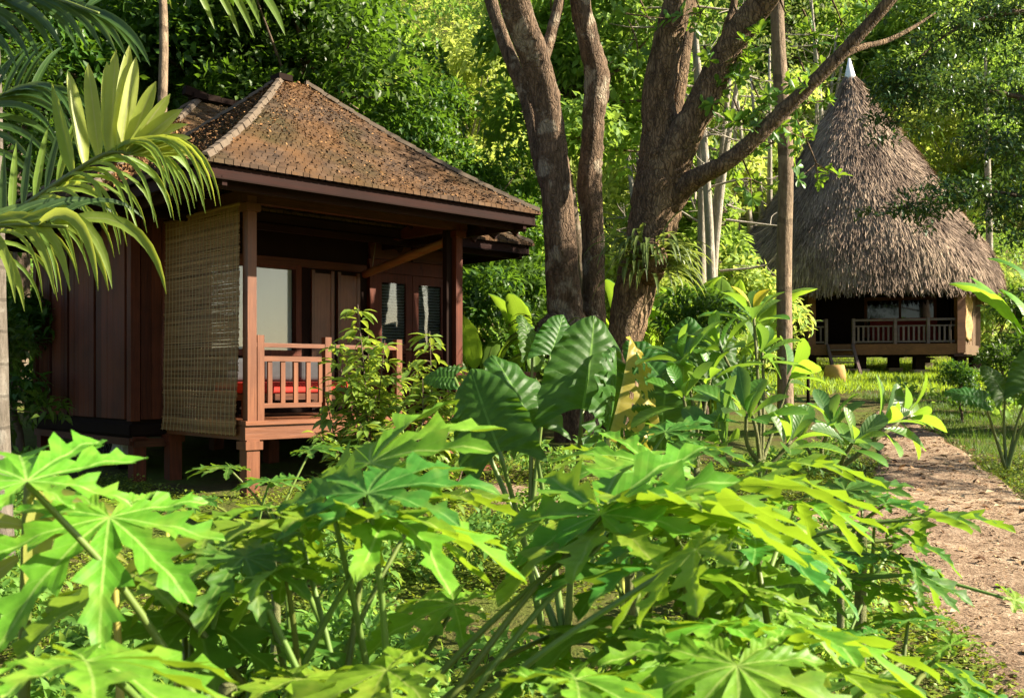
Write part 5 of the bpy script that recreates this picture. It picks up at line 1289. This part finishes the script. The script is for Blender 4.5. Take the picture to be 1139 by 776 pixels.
# ------------------------------------------------------------ plants with whorls of broad leaves (right of centre)
M_obov = foliage('paddle_leaf', (.06, .16, .02), (.13, .27, .035), (.36, .6, .04), .4, .36, .45, (10, 1.6, .05, .04), (.26, .38, .10), .12)
M_obovd = foliage('paddle_leaf_old', (.04, .10, .025), (.10, .19, .05), (.25, .45, .05), .35, .4, .4, (10, 1.6, .05, .04), (.2, .3, .08), .12)
M_leafy = foliage('yellowed_paddle_leaf', (.42, .34, .03), (.5, .42, .05), (.6, .5, .04), .4, .45, .4, (10, 1.6, .05, .04), (.5, .45, .1), .05)
T_pad = t_leaf(.21, .16, .07, (0, .12, .3, .5, .68, .84, .95, 1), (.06, .3, .62, .88, 1, .85, .45, .05), .12)
def whorl_plant(label, d, base_px, tips, L, rng, mats=(None,), n_y=0):
    t_ = thing('broad_leaf_plant', label, 'broad leaf plant', tuple(G(base_px, d)), 0, 'broad leaf plants'); b = np.array(t_.location)
    st = MB(); fork = (W(base_px, 520, d) - b)
    st.tube([np.array([0, 0, -.1]), fork * [1, 1, .5], fork], [.022, .018, .016], 8, sub=4)
    O = []; D = []; N = []; S_ = []; 
    for px, py, dd, tilt, per in tips:
        q = W(px, py, d + dd) - b; ax = unit(np.array(tilt, float)); m = (fork + q) / 2 + rng.normal(0, .03, 3) + [0, 0, -.03]
        st.tube([fork, m, q], [.013, .01, .008], 7, sub=5)
        s_ = unit(np.cross(ax, [.2, .9, .3])); u_ = np.cross(ax, s_); a0 = rng.uniform(0, 6)
        for k in range(per):
            f = k / per; a = a0 + k * 2.399; r_ = math.cos(a) * s_ + math.sin(a) * u_
            O.append(q - ax * .07 * f); D.append(r_ * (.45 + .75 * f) + ax * (1.0 - .75 * f) + rng.normal(0, .1, 3)); N.append(ax - r_ * .6 + [0, 0, .25]); S_.append(L * rng.uniform(.7, 1.1) * (.55 + .45 * min(1, f * 2.2)))
    obj('stem', st, M_stemg, t_)
    # every leaf is a part of its plant
    for k in range(len(O)):
        me = leaf_mesh('leaf', T_pad, np.array([O[k]]), np.array([D[k]]), np.array([N[k]]), S_[k], np.array([rng.random()]), True)
        mt = M_leafy if k < n_y else (M_obov if rng.random() < .7 else M_obovd)
        obj('leaf', me, mt, t_)
rg = np.random.default_rng(81)
whorl_plant('bright broad leaved plant standing tallest below the thin ringed trunk', 5.6, 846, [(838, 348, 0, (-.1, -.2, 1), 11), (848, 392, .1, (.4, -.2, 1), 10), (800, 385, -.1, (-.6, -.2, 1), 9), (880, 418, .2, (.8, -.1, .8), 8)], .28, rg, n_y=3)
whorl_plant('broad leaved plant left of the tallest one, beside the yellowed taro leaf', 5.4, 775, [(758, 398, 0, (-.5, -.2, 1), 10), (790, 420, 0, (.2, -.4, 1), 10), (760, 440, -.2, (-.3, -.5, .9), 8)], .28, rg)
whorl_plant('broad leaved plant leaning right over the start of the path', 5.0, 935, [(925, 470, 0, (-.2, -.3, 1), 9), (985, 470, 0, (.7, -.4, .5), 9), (1012, 462, .2, (1, -.2, .25), 7), (950, 490, -.2, (.2, -.6, .8), 8), (885, 478, .2, (-.6, -.1, .9), 9)], .25, rg)
whorl_plant('low broad leaved plant in the middle of the leafy bed', 4.6, 850, [(830, 460, 0, (-.3, -.4, 1), 10), (880, 490, 0, (.4, -.4, .9), 9), (800, 490, 0, (-.7, -.3, .7), 8)], .27, rg)

# ------------------------------------------------------------ upright shrubs before the verandah
M_shrub = foliage('shrub_leaf', (.11, .20, .03), (.27, .36, .06), (.5, .62, .06), .38, .36, .5, (12, 1.5, .07, .01), (.2, .28, .08), .1)
T_sh = t_leaf(.17, .2, .06, (0, .2, .5, .8, 1), (.05, .75, 1, .55, 0), .1)
def upright_shrub(label, d, base_px, stems, rng, L=.16, per=120):
    t_ = thing('upright_shrub', label, 'shrub', tuple(G(base_px, d)), 0, 'shrubs before the verandah'); b = np.array(t_.location); st = MB(); O = []; D = []; N = []
    for px, py, dd in stems:
        q = W(px, py, d + dd) - b; o0 = rng.normal(0, .06, 3) * [1, 1, 0]; m = (o0 + q) * .5 + rng.normal(0, .06, 3)
        P = spline([o0, m, q], 12); st.tube(P, [.014, .009, .003], 6)
        for k in range(per):
            f = 1 - .85 * rng.random() ** 1.15; c = P[int(f * (len(P) - 1))]; a = rng.uniform(0, 6.28); r_ = np.array([math.cos(a), math.sin(a), 0])
            rl = rng.random() * .17 * (1.3 - f); O.append(c + r_ * rl + [0, 0, .02]); D.append(r_ + [0, 0, rng.uniform(-.75, .35)]); N.append(r_ * .5 + [0, 0, .9] + rng.normal(0, .25, 3))
            if rl > .05: st.tube([c, c + r_ * rl + [0, 0, .02]], [.004, .002], 3, cap=False)
    n = len(O); obj('stems', st, M_barkdim, t_)
    obj('foliage', leaf_mesh('foliage', T_sh, np.array(O), np.array(D), np.array(N), L * rng.uniform(.65, 1.15, n), np.clip(rng.normal(.5, .22, n), 0, 1), True), M_shrub, t_)
upright_shrub('tall leafy shrub growing in front of the verandah railing', 9.0, 408, [(398, 338, 0), (372, 380, .1), (428, 378, -.1), (410, 372, .2), (388, 420, -.2), (440, 420, .1), (360, 430, 0), (418, 440, -.2), (402, 400, .3)], rg)
upright_shrub('shorter leafy shrub in front of the verandah doors', 8.8, 482, [(478, 368, 0), (455, 400, .1), (500, 405, 0), (470, 420, -.2), (490, 440, .2), (446, 440, 0), (510, 450, .1)], rg)
upright_shrub('low bushy shrub at the foot of the verandah deck', 8.4, 440, [(400, 470, 0), (440, 465, .1), (470, 470, -.1), (500, 480, 0), (370, 490, .1), (420, 490, -.2), (350, 480, .2), (530, 500, .1)], rg, .13, 80)

# ------------------------------------------------------------ palm at the left edge
pm = thing('palm_tree', 'feathery palm at the left edge with pale sunlit frond tips before the hut', 'palm', tuple(G(0, 6.3))); b = np.array(pm.location)
mb = MB(); mb.tube([np.array([0, 0, -.2]), W(-5, 440, 6.3) - b, W(-9, 250, 6.3) - b, W(-11, 100, 6.3) - b, W(-13, 30, 6.3) - b], [.11, .08, .075, .07, .06], 12, rg, .05, sub=6); obj('trunk', mb, bark('palm_trunk_bark', (.08, .065, .05), (.2, .17, .14), (.3, .28, .24), .5, 1.0, 5.0), pm)
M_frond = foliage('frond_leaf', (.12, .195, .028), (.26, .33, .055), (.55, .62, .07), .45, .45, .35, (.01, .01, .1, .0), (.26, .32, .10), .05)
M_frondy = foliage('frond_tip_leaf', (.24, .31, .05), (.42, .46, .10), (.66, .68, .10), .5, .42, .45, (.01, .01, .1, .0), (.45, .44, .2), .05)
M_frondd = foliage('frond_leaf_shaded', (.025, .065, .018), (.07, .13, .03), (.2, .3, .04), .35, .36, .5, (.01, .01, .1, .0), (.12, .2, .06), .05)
def cfrond(pts, sets, rng):
    """a frond given by its stalk and its leaflets as (position along stalk, direction, length, width, droop, material)"""
    P = spline([W(*p_) for p_ in pts], 14) - b; m = len(P); st = MB(); st.tube(P, [.022, .016, .008], 7)
    fr_ = obj('frond', st, M_stalk, pm); by = {}
    for f, d_, L, wd, dr, mt in sets:
        mb = by.setdefault(mt.name, (MB(), mt))[0]; i = int(np.clip(f, 0, 1) * (m - 1))
        d_ = np.array(d_, float); nrm = (np.array([.55, -.8, .35]) if mt is M_frondy else np.array([0, -1.0, .35])) + rng.normal(0, .2, 3)
        leaflet(mb, P[i], d_, nrm, L, wd, dr, 9, float(np.clip(rng.normal(.5, .25), 0, 1)), 6.0 if mt is M_frondy else 3.2)
    for mb, mt in by.values(): obj('leaflets', mb, mt, fr_)
S1 = []
for k in range(24):      # lower row, arching over and hanging
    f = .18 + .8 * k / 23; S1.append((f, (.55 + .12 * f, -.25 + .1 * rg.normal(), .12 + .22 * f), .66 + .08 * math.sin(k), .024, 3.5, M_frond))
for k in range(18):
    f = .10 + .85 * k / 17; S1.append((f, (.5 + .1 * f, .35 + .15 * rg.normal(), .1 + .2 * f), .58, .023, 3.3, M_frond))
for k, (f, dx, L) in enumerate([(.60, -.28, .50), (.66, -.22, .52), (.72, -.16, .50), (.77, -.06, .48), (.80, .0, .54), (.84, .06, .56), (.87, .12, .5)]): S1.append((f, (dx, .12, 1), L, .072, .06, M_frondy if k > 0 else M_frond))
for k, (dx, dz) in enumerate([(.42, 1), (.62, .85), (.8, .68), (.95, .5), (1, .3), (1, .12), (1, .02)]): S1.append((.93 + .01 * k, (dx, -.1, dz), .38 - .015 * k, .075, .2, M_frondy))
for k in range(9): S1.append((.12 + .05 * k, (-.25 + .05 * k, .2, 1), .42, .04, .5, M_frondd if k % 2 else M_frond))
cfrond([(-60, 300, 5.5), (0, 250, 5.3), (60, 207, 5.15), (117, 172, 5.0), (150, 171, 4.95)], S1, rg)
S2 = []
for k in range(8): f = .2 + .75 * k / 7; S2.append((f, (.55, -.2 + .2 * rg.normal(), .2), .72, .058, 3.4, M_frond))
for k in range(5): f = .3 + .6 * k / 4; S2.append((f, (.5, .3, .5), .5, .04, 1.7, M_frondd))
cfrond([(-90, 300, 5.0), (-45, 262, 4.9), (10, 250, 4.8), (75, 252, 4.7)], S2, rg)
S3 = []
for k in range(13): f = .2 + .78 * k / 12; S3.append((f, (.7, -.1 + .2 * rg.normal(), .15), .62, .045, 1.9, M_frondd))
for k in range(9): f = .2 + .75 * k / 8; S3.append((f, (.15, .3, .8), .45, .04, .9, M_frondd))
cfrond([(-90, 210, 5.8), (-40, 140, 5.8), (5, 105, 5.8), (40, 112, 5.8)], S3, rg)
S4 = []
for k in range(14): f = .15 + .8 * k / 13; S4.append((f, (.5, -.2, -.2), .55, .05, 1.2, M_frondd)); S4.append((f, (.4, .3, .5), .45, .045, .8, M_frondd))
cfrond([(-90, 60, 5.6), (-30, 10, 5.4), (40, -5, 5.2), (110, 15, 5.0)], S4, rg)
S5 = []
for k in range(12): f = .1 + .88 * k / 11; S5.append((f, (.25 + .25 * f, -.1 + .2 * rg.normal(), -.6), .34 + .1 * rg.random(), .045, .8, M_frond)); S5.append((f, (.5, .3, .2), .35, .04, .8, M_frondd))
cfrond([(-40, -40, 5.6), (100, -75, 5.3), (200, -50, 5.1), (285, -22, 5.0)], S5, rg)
# pale drying palm blades low at the left
dp = thing('palm_seedling', 'striped yellowing palm blades hanging low at the left bottom edge', 'palm', tuple(G(20, 1.95))); b = np.array(dp.location)
S6 = []
mb = MB(); st = MB(); st.tube([np.array([0, 0, 0]), W(30, 600, 1.95) - b, W(45, 545, 1.95) - b, W(60, 530, 1.92) - b], [.013, .01, .005], 7, sub=5); obj('stalk', st, M_stalk, dp)
for px, py, dx, dz, L, wd in ((50, 545, -.08, -1, .36, .085), (45, 550, .9, -.1, .34, .05), (40, 560, .8, -.35, .34, .05), (35, 575, .85, -.2, .36, .05), (30, 585, -.9, .2, .35, .05), (20, 600, -.8, -.2, .4, .06), (40, 590, .9, -.05, .3, .045), (20, 620, -.7, -.5, .4, .06), (140, 650, .6, .5, .3, .09)):
    leaflet(mb, W(px, py, 1.95) - b, (dx, -.15, dz), (.5, -.8, .4), L * .62, wd * .62, .5, 8, float(rg.random()))
obj('blades', mb, M_frondy, dp)

# ------------------------------------------------------------ low growth
M_cover = foliage('ground_cover_leaf', (.09, .16, .018), (.23, .30, .035), (.42, .5, .03), .3, .5, .35, objvar=0)
rg = np.random.default_rng(91)
n = 180000; y = 1.2 + 11 * rg.random(n) ** .9; x = rg.uniform(-.62, .62, n) * (y + 1.5)
den = np.sin(x * 2.3 + 1) * np.sin(y * 1.9) + np.sin(x * .9 - y * 1.3) + rg.normal(0, .6, n)
k = (den > -.55) & ~on_path(x, y, -.16)
ul = np.array([hloc(p_) for p_ in np.stack([x, y], -1)]); k &= ~((ul[:, 0] > -.4) & (ul[:, 0] < 4.4) & (ul[:, 1] > 0) & (ul[:, 1] < 5))
x, y = x[k], y[k]; n = len(x)
O = np.stack([x, y, H(x, y) + rg.random(n) ** 2 * .09], -1)
o = obj('ground_cover', leaf_mesh('ground_cover', t_rhomb(.34, .1, .12, .55), O, rdir(rg, n) * [1, 1, .35], rdir(rg, n) * .5 + [0, 0, 1.0], rg.uniform(.02, .05, n), rg.random(n)), M_cover); props(o, 'tiny leaved yellow green ground cover over the brown soil', None, None, 'stuff')
# denser leafy growth under the papayas and along the path's left edge
bl = []
for k in range(330):
    d = rg.uniform(2.6, 11.5); x = rg.uniform(-.55, .5) * d
    if on_path(np.array([x]), np.array([d]), .25)[0]: continue
    u_, v_ = hloc((x, d))
    if -.5 < u_ < 4.5 and -1.0 < v_ < 5: continue
    if x > .37 * d or (d > 5.5 and -.47 * d < x < -.2 * d): continue
    if d < 8.8 and abs(x - .02 * d) < .14 * d and rg.random() < .85: continue
    bl.append((x, d, float(H(x, d)) + rg.uniform(.02, .28), rg.uniform(.12, .30)))
o = obj('bed_plants', crown('bed_plants', rg, bl, 26000, .085, t_leaf(.2, .25, .05, (0, .3, .65, 1), (.1, 1, .75, 0)), .25), M_mid); props(o, 'mixed small leafy plants filling the garden bed under the papayas', None, None, 'stuff')
t = NT('path_litter'); t.principled(t.ramp(t.n('ShaderNodeAttribute', attribute_name='rnd').outputs['Fac'], [(0, (.07, .035, .018)), (.5, (.24, .13, .06)), (.8, (.42, .29, .15)), (1, (.5, .42, .26))]), .9, None, .15); M_plit = t.m
n = 30000; y = rg.uniform(4, 22, n); x = rg.uniform(.2, 9, n); k = on_path(x, y, .1); x, y = x[k], y[k]; n = len(x)
o = obj('leaf_litter', leaf_mesh('path_litter', t_rhomb(.3, .12, .1), np.stack([x, y, H(x, y) + .036 + rg.random(n) * .012], -1), rdir(rg, n) * [1, 1, .2], rdir(rg, n) * .4 + [0, 0, 1.0], np.where(rg.random(n) < .12, rg.uniform(.05, .11, n), rg.uniform(.012, .04, n)), rg.random(n)), M_plit); props(o, 'dry brown leaves and twigs scattered over the gravel path', None, None, 'stuff')
